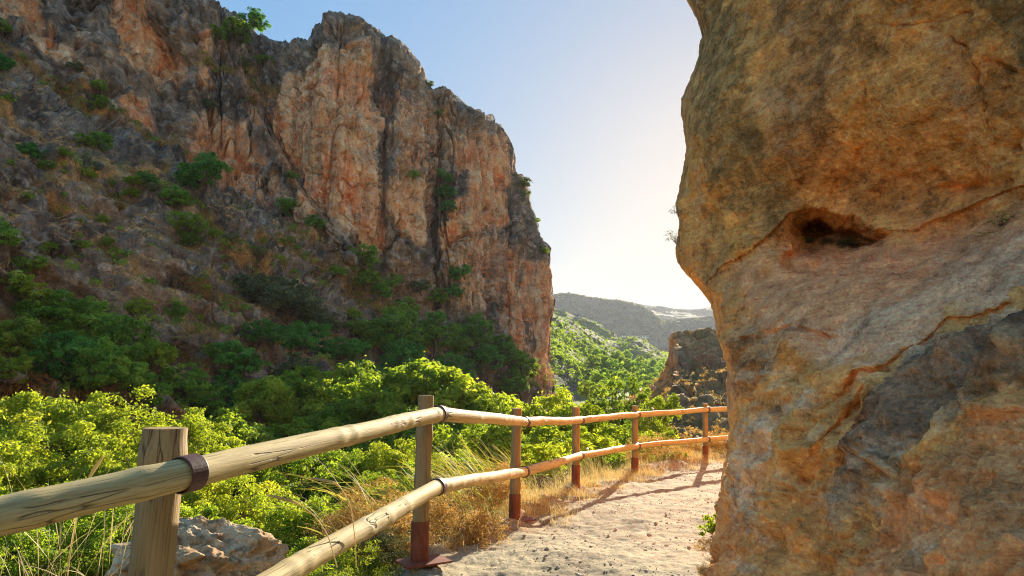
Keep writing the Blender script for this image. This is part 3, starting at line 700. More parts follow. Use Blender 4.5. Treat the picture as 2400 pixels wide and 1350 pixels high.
# dark pebbles and holes in the conglomerate
spots = sm(.70, .8, 1 - w1b) * sm(.1, .4, noise(P * 2.2, 128) + .2 * low)
c = mix(c, c * .5, (spots * .6)[..., None])
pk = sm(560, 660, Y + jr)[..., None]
c = c * mix(1.38, 1.8, pk) * np.array([1.18, .97, .82]); c = c * np.minimum(1, .84 / c.max(-1, keepdims=True))  # lower face lightened: bounce off the path painted into the rock colour
bedl = sm(.15, .5, fbm(PL * 1.4, 4, gain=.65, seed=147))[..., None] * low[..., None]
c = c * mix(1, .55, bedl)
bedp = sm(.2, .5, fbm(PL * 1.9 + 4, 4, gain=.65, seed=148))[..., None] * low[..., None]
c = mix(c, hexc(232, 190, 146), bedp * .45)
lich = sm(.3, .5, fbm(P * 3.1, 4, seed=129)); c = mix(c, hexc(224, 180, 134), (lich * .3)[..., None])
# flank behind the outline, running back from the path so that the sun reaches it
back = []
for k, (dd, sp) in enumerate([(.25, .10), (.8, .65), (2.2, 2.2), (5, 5.5), (11, 12)]):
    q = P[:, 0] + np.array([sp, dd * .62, 0]); q = q + (.12 * dd ** .7 * fbm(q * .9, 4, seed=131))[:, None] * np.array([.7, .4, .4]); back.append(q)
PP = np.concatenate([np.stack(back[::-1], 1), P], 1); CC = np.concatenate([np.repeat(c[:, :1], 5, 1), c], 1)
# close it overhead and round to the back
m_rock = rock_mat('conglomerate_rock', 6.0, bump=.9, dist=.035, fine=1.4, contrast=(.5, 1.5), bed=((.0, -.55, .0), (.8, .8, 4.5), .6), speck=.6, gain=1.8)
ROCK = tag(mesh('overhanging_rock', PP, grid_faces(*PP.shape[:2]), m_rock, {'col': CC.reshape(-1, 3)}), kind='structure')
RKP, RKX, RKY = P, X, Y
# ------------------------------------------------------------------ timber fence
def wood_mat(name, base, dark):
    m, nt = newmat(name)
    lc = attr(nt, 'lc').outputs['Vector']
    mp = nd(nt, 'ShaderNodeMapping', {'Vector': lc, 'Scale': (1, 1, .045)})
    n = nd(nt, 'ShaderNodeTexNoise', {'Vector': mp.outputs[0], 'Scale': 160, 'Detail': 6, 'Roughness': .6})
    mp2 = nd(nt, 'ShaderNodeMapping', {'Vector': lc, 'Scale': (1, 1, .12)})
    n2 = nd(nt, 'ShaderNodeTexNoise', {'Vector': mp2.outputs[0], 'Scale': 22, 'Detail': 5, 'Roughness': .6})
    mp3 = nd(nt, 'ShaderNodeMapping', {'Vector': lc, 'Scale': (1, 1, .035)})
    ck = nd(nt, 'ShaderNodeTexVoronoi', {'Vector': mp3.outputs[0], 'Scale': 26, 'Randomness': 1}, feature='DISTANCE_TO_EDGE')
    n4 = nd(nt, 'ShaderNodeTexNoise', {'Vector': lc, 'Scale': 5, 'Detail': 2})
    crack = math_(nt, 'MULTIPLY', ramp(nt, ck.outputs[0], [(.0, (1,)*3), (.026, (0,)*3)]), ramp(nt, n4.outputs[0], [(.53, (0,)*3), (.58, (1,)*3)]))
    kn = nd(nt, 'ShaderNodeTexVoronoi', {'Vector': lc, 'Scale': 4.2}, feature='F1')
    knot = ramp(nt, kn.outputs[0], [(.05, (1,)*3), (.10, (.0,)*3)])
    c = mulc(nt, base, ramp(nt, n.outputs[0], [(.3, (.68,.62,.55)), (.5, (1,1,1)), (.7, (1.18,1.15,1.1))]))
    c = mulc(nt, c, ramp(nt, n2.outputs[0], [(.3, (.78,.75,.7)), (.5, (1,1,1)), (.75, (1.1,1.1,1.1))]))
    c = mulc(nt, c, dark, math_(nt, 'MULTIPLY', knot, .55), 'MIX')
    c = mulc(nt, c, tuple(np.array(dark) * .25), math_(nt, 'MULTIPLY', crack, .8), 'MIX')
    h = math_(nt, 'SUBTRACT', math_(nt, 'MULTIPLY', n.outputs[0], .5), math_(nt, 'MULTIPLY', crack, 1.2))
    b = nd(nt, 'ShaderNodeBump', {'Height': h, 'Strength': .6, 'Distance': .006})
    p = nd(nt, 'ShaderNodeBsdfPrincipled', {'Base Color': c, 'Roughness': .72, 'Specular IOR Level': .3, 'Normal': b.outputs[0]})
    nt.links.new(p.outputs[0], nd(nt, 'ShaderNodeOutputMaterial').inputs[0])
    return m
m_wood = wood_mat('weathered_rail_wood', tuple(hexc(204, 180, 124)), tuple(hexc(112, 78, 46)))
m_post = wood_mat('weathered_post_wood', tuple(hexc(170, 142, 98)), tuple(hexc(100, 70, 42)))
m_rust = plain_mat('rusty_painted_steel', tuple(hexc(132, 72, 48)), rough=.6, var=.45, scale=26, stretch=(1, 1, .35), bump=.15, spec=.35)
m_band = plain_mat('brown_strap', tuple(hexc(98, 66, 58)), rough=.5, var=.25, scale=40, bump=.1, spec=.4)

FENCE = tag(empty('wooden_fence', (POSTS[2][0], POSTS[2][1], -1.19)), 'rustic round timber fence with two rails and strapped joints along the path edge', 'fence')
FO = np.array(FENCE.location)
def log(name, pts, rad, mat, parent, seed=0, seg=20, rings=60, wob=.05, org=None, caps=True, knots=4):
    """a round timber: smooth bends, knots and swelling; lc holds its own round/along coordinates"""
    pts = np.asarray(pts, float); l = np.concatenate([[0], np.cumsum(np.linalg.norm(np.diff(pts, axis=0), axis=1))])
    t = np.linspace(0, l[-1], rings); C_ = np.stack([np.interp(t, l, pts[:, k]) for k in range(3)], 1)
    r_ = np.random.default_rng(seed)
    if len(pts) == 2:
        sag = np.stack([noise(np.stack([t * .9, t * 0 + seed, t * 0], -1), 1), 0 * t, noise(np.stack([t * .9, t * 0 + seed, t * 0 + 9], -1), 2)], 1)
        C_ = C_ + sag * .018 * np.sin(np.pi * t / l[-1])[:, None] * (1 if abs(pts[1, 2] - pts[0, 2]) < .6 * l[-1] else .3)
    rd = rad * (1 + wob * .6 * noise(np.stack([t * 2.2, t * 0 + seed * 3.3, t * 0], -1), 3))
    for k in range(knots):
        kc = r_.uniform(.05, .95) * l[-1]; rd = rd + rad * .07 * np.exp(-((t - kc) / .035) ** 2)
    V, Q, th, L, a, b = tube(C_, rd, seg)
    V = V.reshape(rings, seg, 3)
    nrm = (np.cos(th)[None, :, None] * a[:, None] + np.sin(th)[None, :, None] * b[:, None])
    lcp = np.stack([np.cos(th)[None] * rd[:, None], np.sin(th)[None] * rd[:, None], np.repeat(t[:, None], seg, 1)], -1)
    V = V + nrm * (rad * .10 * fbm(lcp * np.array([14, 14, 1.2]) + seed * 2.1, 3, seed=5))[..., None]
    V = V.reshape(-1, 3); lcp = lcp.reshape(-1, 3) + np.array([0, 0, seed * 1.7])
    faces = [Q]
    tri = []
    if caps:
        for e_, s_ in ((0, -1), (rings - 1, 1)):
            ci = len(V)
            rim = V[e_ * seg:(e_ + 1) * seg]
            inner = mix(C_[e_], rim, .55) + 0 * rim; cc_ = C_[e_]
            V = np.concatenate([V, rim, inner, cc_[None]])
            lr = lcp[e_ * seg:(e_ + 1) * seg]
            lcp = np.concatenate([lcp, lr, lr * np.array([.55, .55, 1]), (lr.mean(0) * np.array([0, 0, 1]))[None]])
            j = np.arange(seg); k = (j + 1) % seg
            faces.append(np.stack([ci + j, ci + k, ci + seg + k, ci + seg + j], 1)); tri.append(np.stack([ci + seg + j, ci + seg + k, np.full(seg, ci + 2 * seg)], 1))
    if tri: faces.append(np.concatenate(tri))
    return mesh(name, V - (FO if org is None else org), faces, mat, {'lc': lcp}, smooth=True, parent=parent)
def ring(name, c, ax, r, wdt, mat, parent, thick=.004, org=None):
    ax = np.array(ax, float); ax /= np.linalg.norm(ax); c = np.array(c, float)
    prof = [(-wdt / 2, r), (-wdt / 2, r + thick), (-wdt / 2 + .002, r + thick + .001), (wdt / 2 - .002, r + thick + .001), (wdt / 2, r + thick), (wdt / 2, r), (-wdt / 2, r)]
    V, Q, *_ = tube([c + ax * p[0] for p in prof], [p[1] for p in prof], 36)
    th = np.linspace(0, 2 * np.pi, 36, endpoint=False)
    ref = np.array([0, 0, 1.]) if abs(ax[2]) < .8 else np.array([1., 0, 0])
    a = np.cross(ax, ref); a /= np.linalg.norm(a); b = np.cross(ax, a)
    V = np.concatenate([c + ax * p[0] + p[1] * (np.cos(th)[:, None] * a + np.sin(th)[:, None] * b) for p in prof])
    return mesh(name, V - (FO if org is None else org), [Q], mat, smooth=False, parent=parent)
tops = [None, at(390, 1003, 2.1)[2], at(998, 927, 4.29)[2], at(1211, 957, 6.6)[2], at(1350, 954, 8.8)[2], at(1488, 951, 10.9)[2], at(1653, 945, 12.6)[2]]
tops[0] = tops[1]
PR = .051
for i, (x, y) in enumerate(POSTS):
    zg = float(ground_z(np.array([x]), np.array([y]))[0])
    lean = 0 if not i else float(at(*((388, 1003), (998, 927), (1211, 957), (1350, 954), (1488, 951), (1652, 945))[i - 1], y)[0]) - x
    p0 = np.array([x - lean * 0, y, zg - .08]); p1 = np.array([x + lean, y, tops[i]])
    po = log('post', [p0, p1], (PR if i > 1 else .063), m_post, FENCE, seed=i + 3, rings=50, knots=3)
    sl_h = .26 if i != 1 else .2
    slv = log('post_sleeve', [[x, y, zg - .05], [x + lean * .2, y, zg + sl_h]], (PR if i > 1 else .063) + .007, m_rust, po, seed=40 + i, rings=12, wob=.0, knots=0)
    hw, th_ = .15, .012
    ang = .55
    bx_ = np.array([[sx_ * hw, sy_ * hw * .72, sz_] for sz_ in (0, th_) for sx_, sy_ in ((-1, -1), (1, -1), (1, 1), (-1, 1))])
    ca, sa = math.cos(ang), math.sin(ang); bx_ = bx_ @ np.array([[ca, sa, 0], [-sa, ca, 0], [0, 0, 1]])
    if i in (2, 3): mesh('base_plate', bx_ + np.array([x + .03, y - .02, zg + .012]) - FO, np.array([[0,3,2,1],[4,5,6,7],[0,1,5,4],[1,2,6,5],[2,3,7,6],[3,0,4,7]]), m_rust, smooth=False, parent=po)
RAD = .046
def railpt(x, y, d): return at(x, y, d)
off = -.095            # rails run on the path side of the posts
U = [at(-420, 1300, .62), at(440, 1110, 1.97), at(1030, 970, 4.18), at(1231, 989, 6.5), at(1361, 985, 8.68), at(1494, 972, 10.78), at(1658, 960, 12.48), at(1900, 952, 14.2)]
Lw = [at(-420, 2350, .62), at(440, 1478, 1.97), at(1026, 1141, 4.18), at(1229, 1106, 6.5), at(1360, 1068, 8.68), at(1494, 1046, 10.78), at(1658, 1030, 12.48), at(1900, 1012, 14.2)]
U[0] = U[1] + (U[1] - at(0, 1213, 1.57)) / np.linalg.norm(U[1] - at(0, 1213, 1.57)) * -2.4
Lw[0] = U[0] + np.array([0, 0, Lw[1][2] - U[1][2]])
for kk, line in enumerate((U, Lw)):
    for i in range(len(line) - 1):
        log('rail', [line[i], line[i + 1]], RAD * (1.0 if i < 3 else 1.02), m_wood, FENCE, seed=60 + 10 * kk + i, rings=110 if i < 3 else 50, knots=6)
    for i in range(1, len(line) - 1):
        ax = (line[i + 1] - line[i]) / np.linalg.norm(line[i + 1] - line[i]) + (line[i] - line[i - 1]) / np.linalg.norm(line[i] - line[i - 1])
        ring('strap', line[i], ax, RAD * 1.09, .058, m_band, FENCE)
# ------------------------------------------------------------------ plants: models
def leaves(cent, nrm, size, rg, aspect=.55, fold=.25):
    """rhombic leaves, each two triangles folded along the midrib"""
    n = len(cent)
    nrm = nrm / (np.linalg.norm(nrm, axis=1)[:, None] + 1e-9)
    r = rg.normal(size=(n, 3)); a = np.cross(nrm, r); a /= np.linalg.norm(a, axis=1)[:, None] + 1e-9
    b = np.cross(nrm, a); s = (size * rg.uniform(.5, 1.0, n) * rg.choice([.8, 1, 1.35, 1.6], n))[:, None]
    V = np.stack([cent - a * s * .5, cent + b * s * aspect * .5 + nrm * s * fold * .3, cent + a * s * .5 - nrm * s * .1, cent - b * s * aspect * .5 + nrm * s * fold * .3], 1)
    F4 = np.arange(n * 4).reshape(n, 4)
    return V.reshape(-1, 3), F4

def crown_model(seed, nclump, per, leaf, lobes=6, flat=1.0, lobe_r=(.45, .62), spread=.5, cr=(.14, .26), hang=0., hollow=.4, aspect=.55, up=.35, skirt=-.75):
    """foliage of unit radius round the origin: lobes carry clumps, clumps carry leaves; the gaps stay open"""
    rg = np.random.default_rng(seed)
    L = []
    for k in range(lobes):
        v = rg.normal(size=3); v /= np.linalg.norm(v); v[2] = abs(v[2]) * .9 - .25
        th = 2 * np.pi * (k + rg.uniform(-.3, .3)) / max(lobes - 1, 1)
        c = np.array([math.cos(th), math.sin(th), 0]) * spread * rg.uniform(.75, 1.15) + np.array([0, 0, rg.uniform(-.28, .32)])
        if k == 0: c = np.array([rg.uniform(-.1, .1), rg.uniform(-.1, .1), .32])
        L.append((c, rg.uniform(*lobe_r)))
    cc, cs, ct = [], [], []
    while len(cc) < nclump:
        c, r_ = L[rg.integers(lobes)]
        v = rg.normal(size=3); v /= np.linalg.norm(v)
        rad = r_ * rg.uniform(hollow, 1.0) ** .5
        q = c + v * rad
        if q[2] < skirt: continue
        if any(np.linalg.norm(q - c2) < r2 * .55 for c2, r2 in L): 
            if rg.random() < .75: continue
        cc.append(q); cs.append(rg.uniform(*cr)); ct.append(rg.normal() * .2)
    cc = np.array(cc); cs = np.array(cs); ct = np.array(ct)
    idx = np.repeat(np.arange(nclump), per); n = len(idx)
    v = rg.normal(size=(n, 3)); v /= np.linalg.norm(v, axis=1)[:, None]
    v[:, 2] = np.where((v[:, 2] < -.2) & (rg.random(n) < .6), -v[:, 2], v[:, 2])
    rad = cs[idx] * rg.uniform(.15, 1.0, n) ** .5
    p = cc[idx] + v * rad[:, None] * np.array([1, 1, .75])
    p[:, 2] -= hang * rg.uniform(0, 1, n) * rad
    # a few stray sprays leaving the outline
    m = rg.random(n) < .05; p[m] += v[m] * (cs[idx][m] * .5)[:, None]
    p[:, 2] *= flat
    out = p / (np.linalg.norm(p, axis=1)[:, None] + .2)
    nr = v * .55 + out * .35 + np.array([0, 0, up]) + rg.normal(size=(n, 3)) * .55
    V, F4 = leaves(p, nr, np.full(n, leaf), rg, aspect)
    tint = np.clip(.45 + ct[idx] + rg.normal(size=n) * .17 , 0, 1)
    me = mesh('crown', V, F4, None, {'tint': np.repeat(tint, 4)}, smooth=False, link=False)
    return me, cc * np.array([1, 1, flat]), L

def wood_model(seed, cc, L, length, r0=.07, nlimb=26, base_spread=0., nstem=1, flat=1.):
    rg = np.random.default_rng(seed + 900)
    Vs, Fs, o = [], [], 0
    def add(pts, rad, seg=7):
        nonlocal o
        V, Q, *_ = tube(pts, rad, seg); Vs.append(V); Fs.append(Q + o); o += len(V)
    def curve(a, b, n=6, w=.05):
        t = np.linspace(0, 1, n)[:, None]; q = a + (b - a) * t
        return q + rg.normal(size=(n, 3)) * w * np.sin(np.pi * t) * np.array([1, 1, .5])
    for s_ in range(nstem):
        th = rg.uniform(0, 6.28); b0 = np.array([math.cos(th), math.sin(th), 0]) * base_spread * (s_ > 0) + np.array([0, 0, -length])
        fork = np.array([rg.uniform(-.1, .1), rg.uniform(-.1, .1), -.45 * flat])
        add(curve(b0, fork, 8, .05), np.linspace(r0 * 1.25, r0 * .8, 8) / nstem ** .5, 9)
        for c, r_ in L:
            c = c * np.array([1, 1, flat])
            add(curve(fork, c, 6, .06), np.linspace(r0 * .6, r0 * .22, 6) / nstem ** .5)
    for k in rg.choice(len(cc), min(nlimb, len(cc)), replace=False):
        q = cc[k]; c = min(L, key=lambda l: np.linalg.norm(l[0] - q))[0] * np.array([1, 1, flat])
        add(curve(c * .6, q, 5, .04), np.linspace(r0 * .22, r0 * .06, 5), 5)
    return mesh('trunk', np.concatenate(Vs), np.concatenate(Fs), None, None, smooth=True, link=False)

# leaf colours by kind: dark, mid, light faces and the light that passes through
def lm(name, d, m, l, t, tw): return leaf_mat(name, [tuple(hexc(*d)), tuple(hexc(*m)), tuple(hexc(*l))], tuple(hexc(*t)), tw)
LM = {'sunny': lm('yellow_green_leaves', (98, 122, 32), (140, 160, 46), (180, 184, 64), (206, 220, 54), .5),
      'green': lm('fresh_green_leaves', (66, 100, 30), (104, 136, 42), (142, 164, 54), (186, 212, 50), .5),
      'mid': lm('mid_green_leaves', (84, 112, 34), (124, 150, 52), (166, 182, 76), (180, 206, 60), .45),
      'dark': lm('dark_green_leaves', (74, 112, 36), (112, 154, 52), (160, 190, 78), (172, 206, 66), .43),
      'deep': lm('deep_green_ivy', (56, 104, 40), (88, 146, 58), (128, 176, 80), (130, 190, 70), .42),
      'olive': lm('grey_olive_leaves', (84, 90, 58), (118, 124, 84), (152, 154, 108), (140, 150, 72), .3),
      'lime': lm('lime_leaves', (96, 122, 30), (134, 156, 44), (172, 184, 66), (190, 210, 50), .45),
      'gold': lm('golden_dry_twigs', (140, 106, 54), (184, 146, 80), (212, 180, 118), (218, 176, 88), .35),
      'silver': lm('silvery_leaves', (84, 94, 78), (118, 128, 108), (150, 158, 136), (130, 150, 110), .25)}
m_bark = plain_mat('grey_brown_bark', tuple(hexc(120, 100, 78)), rough=.9, var=.4, scale=14, stretch=(1, 1, .25), bump=.4, dist=.02)

MODELS = {}
def model(kind, seed, length, wood, **k):
    me, cc, L = crown_model(seed, **k)
    fl = k.get('flat', 1.)
    tr = wood_model(seed, cc, L, length, flat=fl, **wood)
    z = np.empty(len(me.vertices) * 3, np.float32); me.vertices.foreach_get('co', z); z = z.reshape(-1, 3)
    MODELS.setdefault(kind, []).append((me, tr, length, np.percentile(z[:, 2], 99.5), np.percentile(np.hypot(z[:, 0], z[:, 1]), 97)))
for s in range(4):      # large tree close enough to read its leaves
    model('near', 10 + s, 2.1, dict(r0=.06, nlimb=50), nclump=270, per=170, leaf=.041, lobes=8, lobe_r=(.34, .5), spread=.58, cr=(.08, .16), flat=.95)
for s in range(4):      # tree across the gorge
    model('tree', 30 + s, 2.0, dict(r0=.055, nlimb=30), nclump=130, per=55, leaf=.10, lobes=7, lobe_r=(.36, .52), spread=.52, cr=(.10, .2), flat=1.05)
for s in range(3):      # open crown, upright
    model('airy', 50 + s, 1.9, dict(r0=.045, nlimb=50), nclump=85, per=48, leaf=.085, lobes=8, lobe_r=(.3, .45), spread=.5, cr=(.08, .16), flat=1.25, skirt=-.9)
for s in range(4):      # dense shrub
    model('shrub', 70 + s, .75, dict(r0=.035, nlimb=24, nstem=3, base_spread=.2), nclump=95, per=42, leaf=.115, lobes=6, lobe_r=(.36, .5), spread=.5, cr=(.10, .2), flat=.8, skirt=-.6)
for s in range(2):      # drooping ivy mass
    model('ivy', 80 + s, .75, dict(r0=.03, nlimb=20, nstem=3, base_spread=.3), nclump=150, per=44, leaf=.085, lobes=9, lobe_r=(.26, .4), spread=.66, cr=(.08, .16), flat=.72, hang=.7, skirt=-.7)
for s in range(3):      # small tussock-like bush
    model('bush', 90 + s, .55, dict(r0=.025, nlimb=16, nstem=4, base_spread=.15), nclump=42, per=36, leaf=.17, lobes=5, lobe_r=(.4, .55), spread=.42, cr=(.14, .26), flat=.75, skirt=-.5, aspect=.4)
for s in range(2):      # far crown
    model('far', 100 + s, 1.4, dict(r0=.06, nlimb=6), nclump=50, per=16, leaf=.26, lobes=5, lobe_r=(.42, .6), spread=.42, cr=(.16, .28), flat=.95)

_count = {}
def plant(name, kind, leaf, x, ytop, wpx, d, label, group=None, cat=None, squash=1.0, lift=0.0, var=None):
    """a plant whose crown tops out at photo pixel (x, ytop) at distance d, wpx wide; rooted straight below"""
    lst = MODELS[kind]; k = _count.get(kind, 0); _count[kind] = k + 1
    me, tr, length, zt, rx = lst[(k if var is None else var) % len(lst)]
    top = at(x, ytop, d); s = wpx / 2 * np.linalg.norm(top[:2] * 0 + d) / F / rx
    zc = top[2] - zt * s * squash
    root = empty(name, (top[0], top[1], zc - length * s * squash))
    tag(root, label, cat or name.split('_')[-1], group)
    rot = random.Random(k * 7 + int(x)).uniform(0, 6.28)
    for nm, mm, mat in (('crown', me, LM[leaf]), ('trunk' if name.endswith('tree') else 'stem', tr, m_bark)):
        if not mm.materials: mm.materials.append(mat)
        o = obj(nm, mm, root); o.location = (0, 0, length * s * squash); o.scale = (s, s, s * squash); o.rotation_euler = (0, 0, rot)
        o.material_slots[0].link = 'OBJECT'; o.material_slots[0].material = mat
    return root

# lookup of the built cliff surface by photo pixel, so that what grows on it is rooted in it
_cp = pix(CLP); _cell = {}
_sub = (slice(None, None, 2), slice(None, None, 2))
_cpf, _cwf = _cp[_sub].reshape(-1, 2), CLP[_sub].reshape(-1, 3)
def cliff_at(x, y):
    dd = np.hypot(_cpf[:, 0] - x, _cpf[:, 1] - y)
    k = np.argsort(dd)[:6]; k = k[np.argmin(_cwf[k, 1])]
    return _cwf[k]
def on_cliff(name, kind, leaf, x, y, wpx, label, group=None, squash=1.0, out=.55, cat=None):
    """a plant centred on photo pixel (x, y), its stem rooted in the cliff surface there"""
    w_ = cliff_at(x, y)
    lst = MODELS[kind]; k = _count.get(kind, 0); _count[kind] = k + 1
    me, tr, length, zt, rx = lst[k % len(lst)]
    s = wpx / 2 * w_[1] / F / rx
    n = np.array([.5, -.8, .25]); c = w_ + n * s * out
    root = empty(name, c - np.array([0, 0, length * s * squash])); tag(root, label, cat or name.split('_')[-1], group)
    rot = random.Random(k * 7 + int(x)).uniform(0, 6.28)
    for nm, mm, mat in (('crown', me, LM[leaf]), ('trunk' if name.endswith('tree') else 'stem', tr, m_bark)):
        if not mm.materials: mm.materials.append(mat)
        o = obj(nm, mm, root); o.location = (0, 0, length * s * squash); o.scale = (s, s, s * squash); o.rotation_euler = (0, 0, rot)
        o.material_slots[0].link = 'OBJECT'; o.material_slots[0].material = mat
    return root
# ------------------------------------------------------------------ plants: where they stand
G1 = 'sunlit trees in the gorge below the fence'
NEAR = [  # x, top y, width, distance, leaf, label
 (55, 935, 330, 21, 'sunny', 'big yellow-green tree at the photo edge, its top level with the lit canopy line'),
 (285, 928, 330, 22, 'sunny', 'tallest yellow-green tree above the first post, crest of the lit canopy'),
 (440, 985, 260, 20, 'sunny', 'yellow-green tree whose rounded crown shows just beyond the first post top'),
 (160, 1005, 330, 17, 'sunny', 'broad yellow-green tree in front of the canopy crest, above the top rail'),
 (-40, 1030, 330, 15, 'sunny', 'yellow-green tree cut by the photo edge just above the top rail'),
 (330, 1060, 260, 16, 'sunny', 'yellow-green tree directly behind the first fence post'),
 (110, 1150, 300, 12.5, 'green', 'leafy green tree under the first rail, over the dry grass stalks'),
 (330, 1180, 270, 12, 'green', 'green tree showing under the rail beside the boulder'),
 (10, 1230, 280, 10.5, 'green', 'green tree in the lower corner of the photo, behind the straw stalks'),
 (560, 1062, 280, 19, 'sunny', 'yellow-green tree just under the middle of the long top rail'),
 (735, 1058, 260, 19.5, 'green', 'rounded bright green tree between the two rails, twin of the one beside it but fuller'),
 (840, 1060, 150, 21, 'green', 'narrow bright green tree between the rails, leaning against the fuller tree'),
 (490, 1120, 250, 14.5, 'sunny', 'yellow-green tree behind the boulder, under the top rail'),
 (650, 1170, 240, 14, 'green', 'green tree right above the boulder tip and the bent grass stalk'),
 (790, 1180, 220, 15, 'green', 'green tree above the lower rail, beside the orange dry bush'),
 (905, 1110, 170, 17, 'green', 'green tree behind the orange dry bush'),
 (720, 1270, 220, 11, 'green', 'green tree low against the lower rail, over the ledge of the path'),
 (965, 1035, 210, 20, 'sunny', 'yellow-green tree half hidden by the second fence post, between the rails'),
 (1075, 1070, 180, 17, 'green', 'green tree behind the tall straw, between second and third post'),
 (1100, 995, 210, 30, 'green', 'shadowy green tree under the rail between second and third post'),
]
for x, y, w_, d, lf, lab in NEAR: plant('broadleaf_tree', 'near', lf, x, y, w_, d, lab, G1)
G2 = 'trees on the gorge floor beneath the cliff'
for x, y, w_, d, lf, lab in [
 (1085, 868, 200, 47, 'sunny', 'bright sunlit tree at the cliff base, directly above the second span of rail'),
 (1140, 925, 110, 45, 'lime', 'small bright tree on the lower flank of the sunlit tree above the second span'),
 (1000, 850, 170, 49, 'green', 'dusky green tree with a tall crown rising behind the second fence post'),
 (950, 880, 120, 48, 'green', 'dusky green tree beside the tall crown behind the second post'),
 (890, 920, 120, 43, 'sunny', 'small tree whose one side catches the sun above the long rail'),
 (830, 888, 150, 45, 'green', 'shaded green tree next to the half-lit small tree'),
 (640, 888, 125, 44, 'lime', 'light green shaded tree standing apart over the dark gully, with pale round crown'),
 (742, 890, 105, 45, 'lime', 'slim light green tree on a visible bare trunk'),
 (800, 935, 130, 42, 'green', 'shaded tree with drooping crown under the long rail, above bare trunks'),
 (670, 985, 110, 40, 'green', 'lower shaded tree at the foot of the pale round crown'),
 (500, 990, 150, 33, 'deep', 'low dark green thicket behind the first post, above the rail'),
 (880, 1000, 130, 38, 'mid', 'dark tree in the gap under the half-lit small tree'),
 (1000, 960, 150, 40, 'mid', 'dark tree crown right behind the second post top'),
 (1285, 918, 130, 34, 'sunny', 'yellow-green rounded tree between third and fourth post, upper of two'),
 (1245, 950, 110, 31, 'sunny', 'yellow-green rounded tree next to the top of the third post'),
 (1385, 950, 80, 27, 'lime', 'small dome-shaped bright tree peeping over the rail past the fourth post'),
 (1300, 1000, 130, 24, 'lime', 'bright bush-like tree under the rail between third and fourth post'),
 (1395, 1010, 150, 20, 'lime', 'green tree filling the gap between fourth and fifth post'),
 (1270, 1050, 120, 18, 'lime', 'low bright tree behind the straw beside the fourth post')]:
    plant('broadleaf_tree', 'tree', lf, x, y, w_ * 1.06, d * (.84 if d >= 36 else 1), lab, G2)
for x, y, w_, d, lf, lab in [
 (1445, 885, 110, 36, 'mid', 'feathery light green tree standing tall before the valley mouth'),
 (1410, 915, 80, 35, 'mid', 'feathery green tree joined to the tall one, lower and slimmer'),
 (1545, 925, 70, 25, 'lime', 'upright bright tree beside the fifth fence post against the brown hill'),
 (1500, 960, 70, 24, 'mid', 'small airy tree right behind the fifth post'),
 (1535, 990, 80, 20, 'lime', 'leafy airy tree under the top rail past the fifth post')]:
    plant('poplar_tree', 'airy', lf, x, y, w_, d, lab, 'slender trees at the mouth of the gorge', squash=1.15)
for x, y, w_, d, lf, lab in [
 (590, 1010, 130, 36, 'mid', 'dark shaded tree low above the long rail, under the pale round crown'),
 (540, 960, 120, 37, 'green', 'shaded tree beside the gully, between the first post and the pale round crown'),
 (720, 1000, 110, 39, 'mid', 'dark tree behind the visible bare trunk'),
 (780, 985, 100, 40, 'green', 'shaded tree just above the rail in the middle of its span'),
 (930, 960, 120, 41, 'lime', 'green tree tucked beside the second post, above the rail'),
 (700, 860, 100, 47, 'green', 'shaded tree peeping over the slim tree on a bare trunk'),
 (770, 862, 110, 48, 'green', 'shaded tree at the back of the row above the long rail'),
 (850, 850, 110, 50, 'mid', 'dark tree at the back of the row below the ivy tail'),
 (1150, 930, 110, 42, 'lime', 'green tree between the sunlit tree and the third post'),
 (1180, 985, 120, 26, 'lime', 'green tree right behind the third post top'),
 (1040, 1010, 150, 28, 'lime', 'green tree under the second span of rail, beside the second post'),
 (1330, 950, 90, 30, 'lime', 'green tree between the fourth post and the yellow-green domes'),
 (1340, 1040, 110, 19, 'lime', 'bright low tree directly behind the fourth post'),
 (1450, 1000, 110, 22, 'lime', 'green tree filling the space before the fifth post')]:
    plant('broadleaf_tree', 'tree', lf, x, y, w_ * 1.06, d * (.84 if d >= 36 else 1), lab, G2)
G3 = 'shaded trees and shrubs at the foot of the cliff'
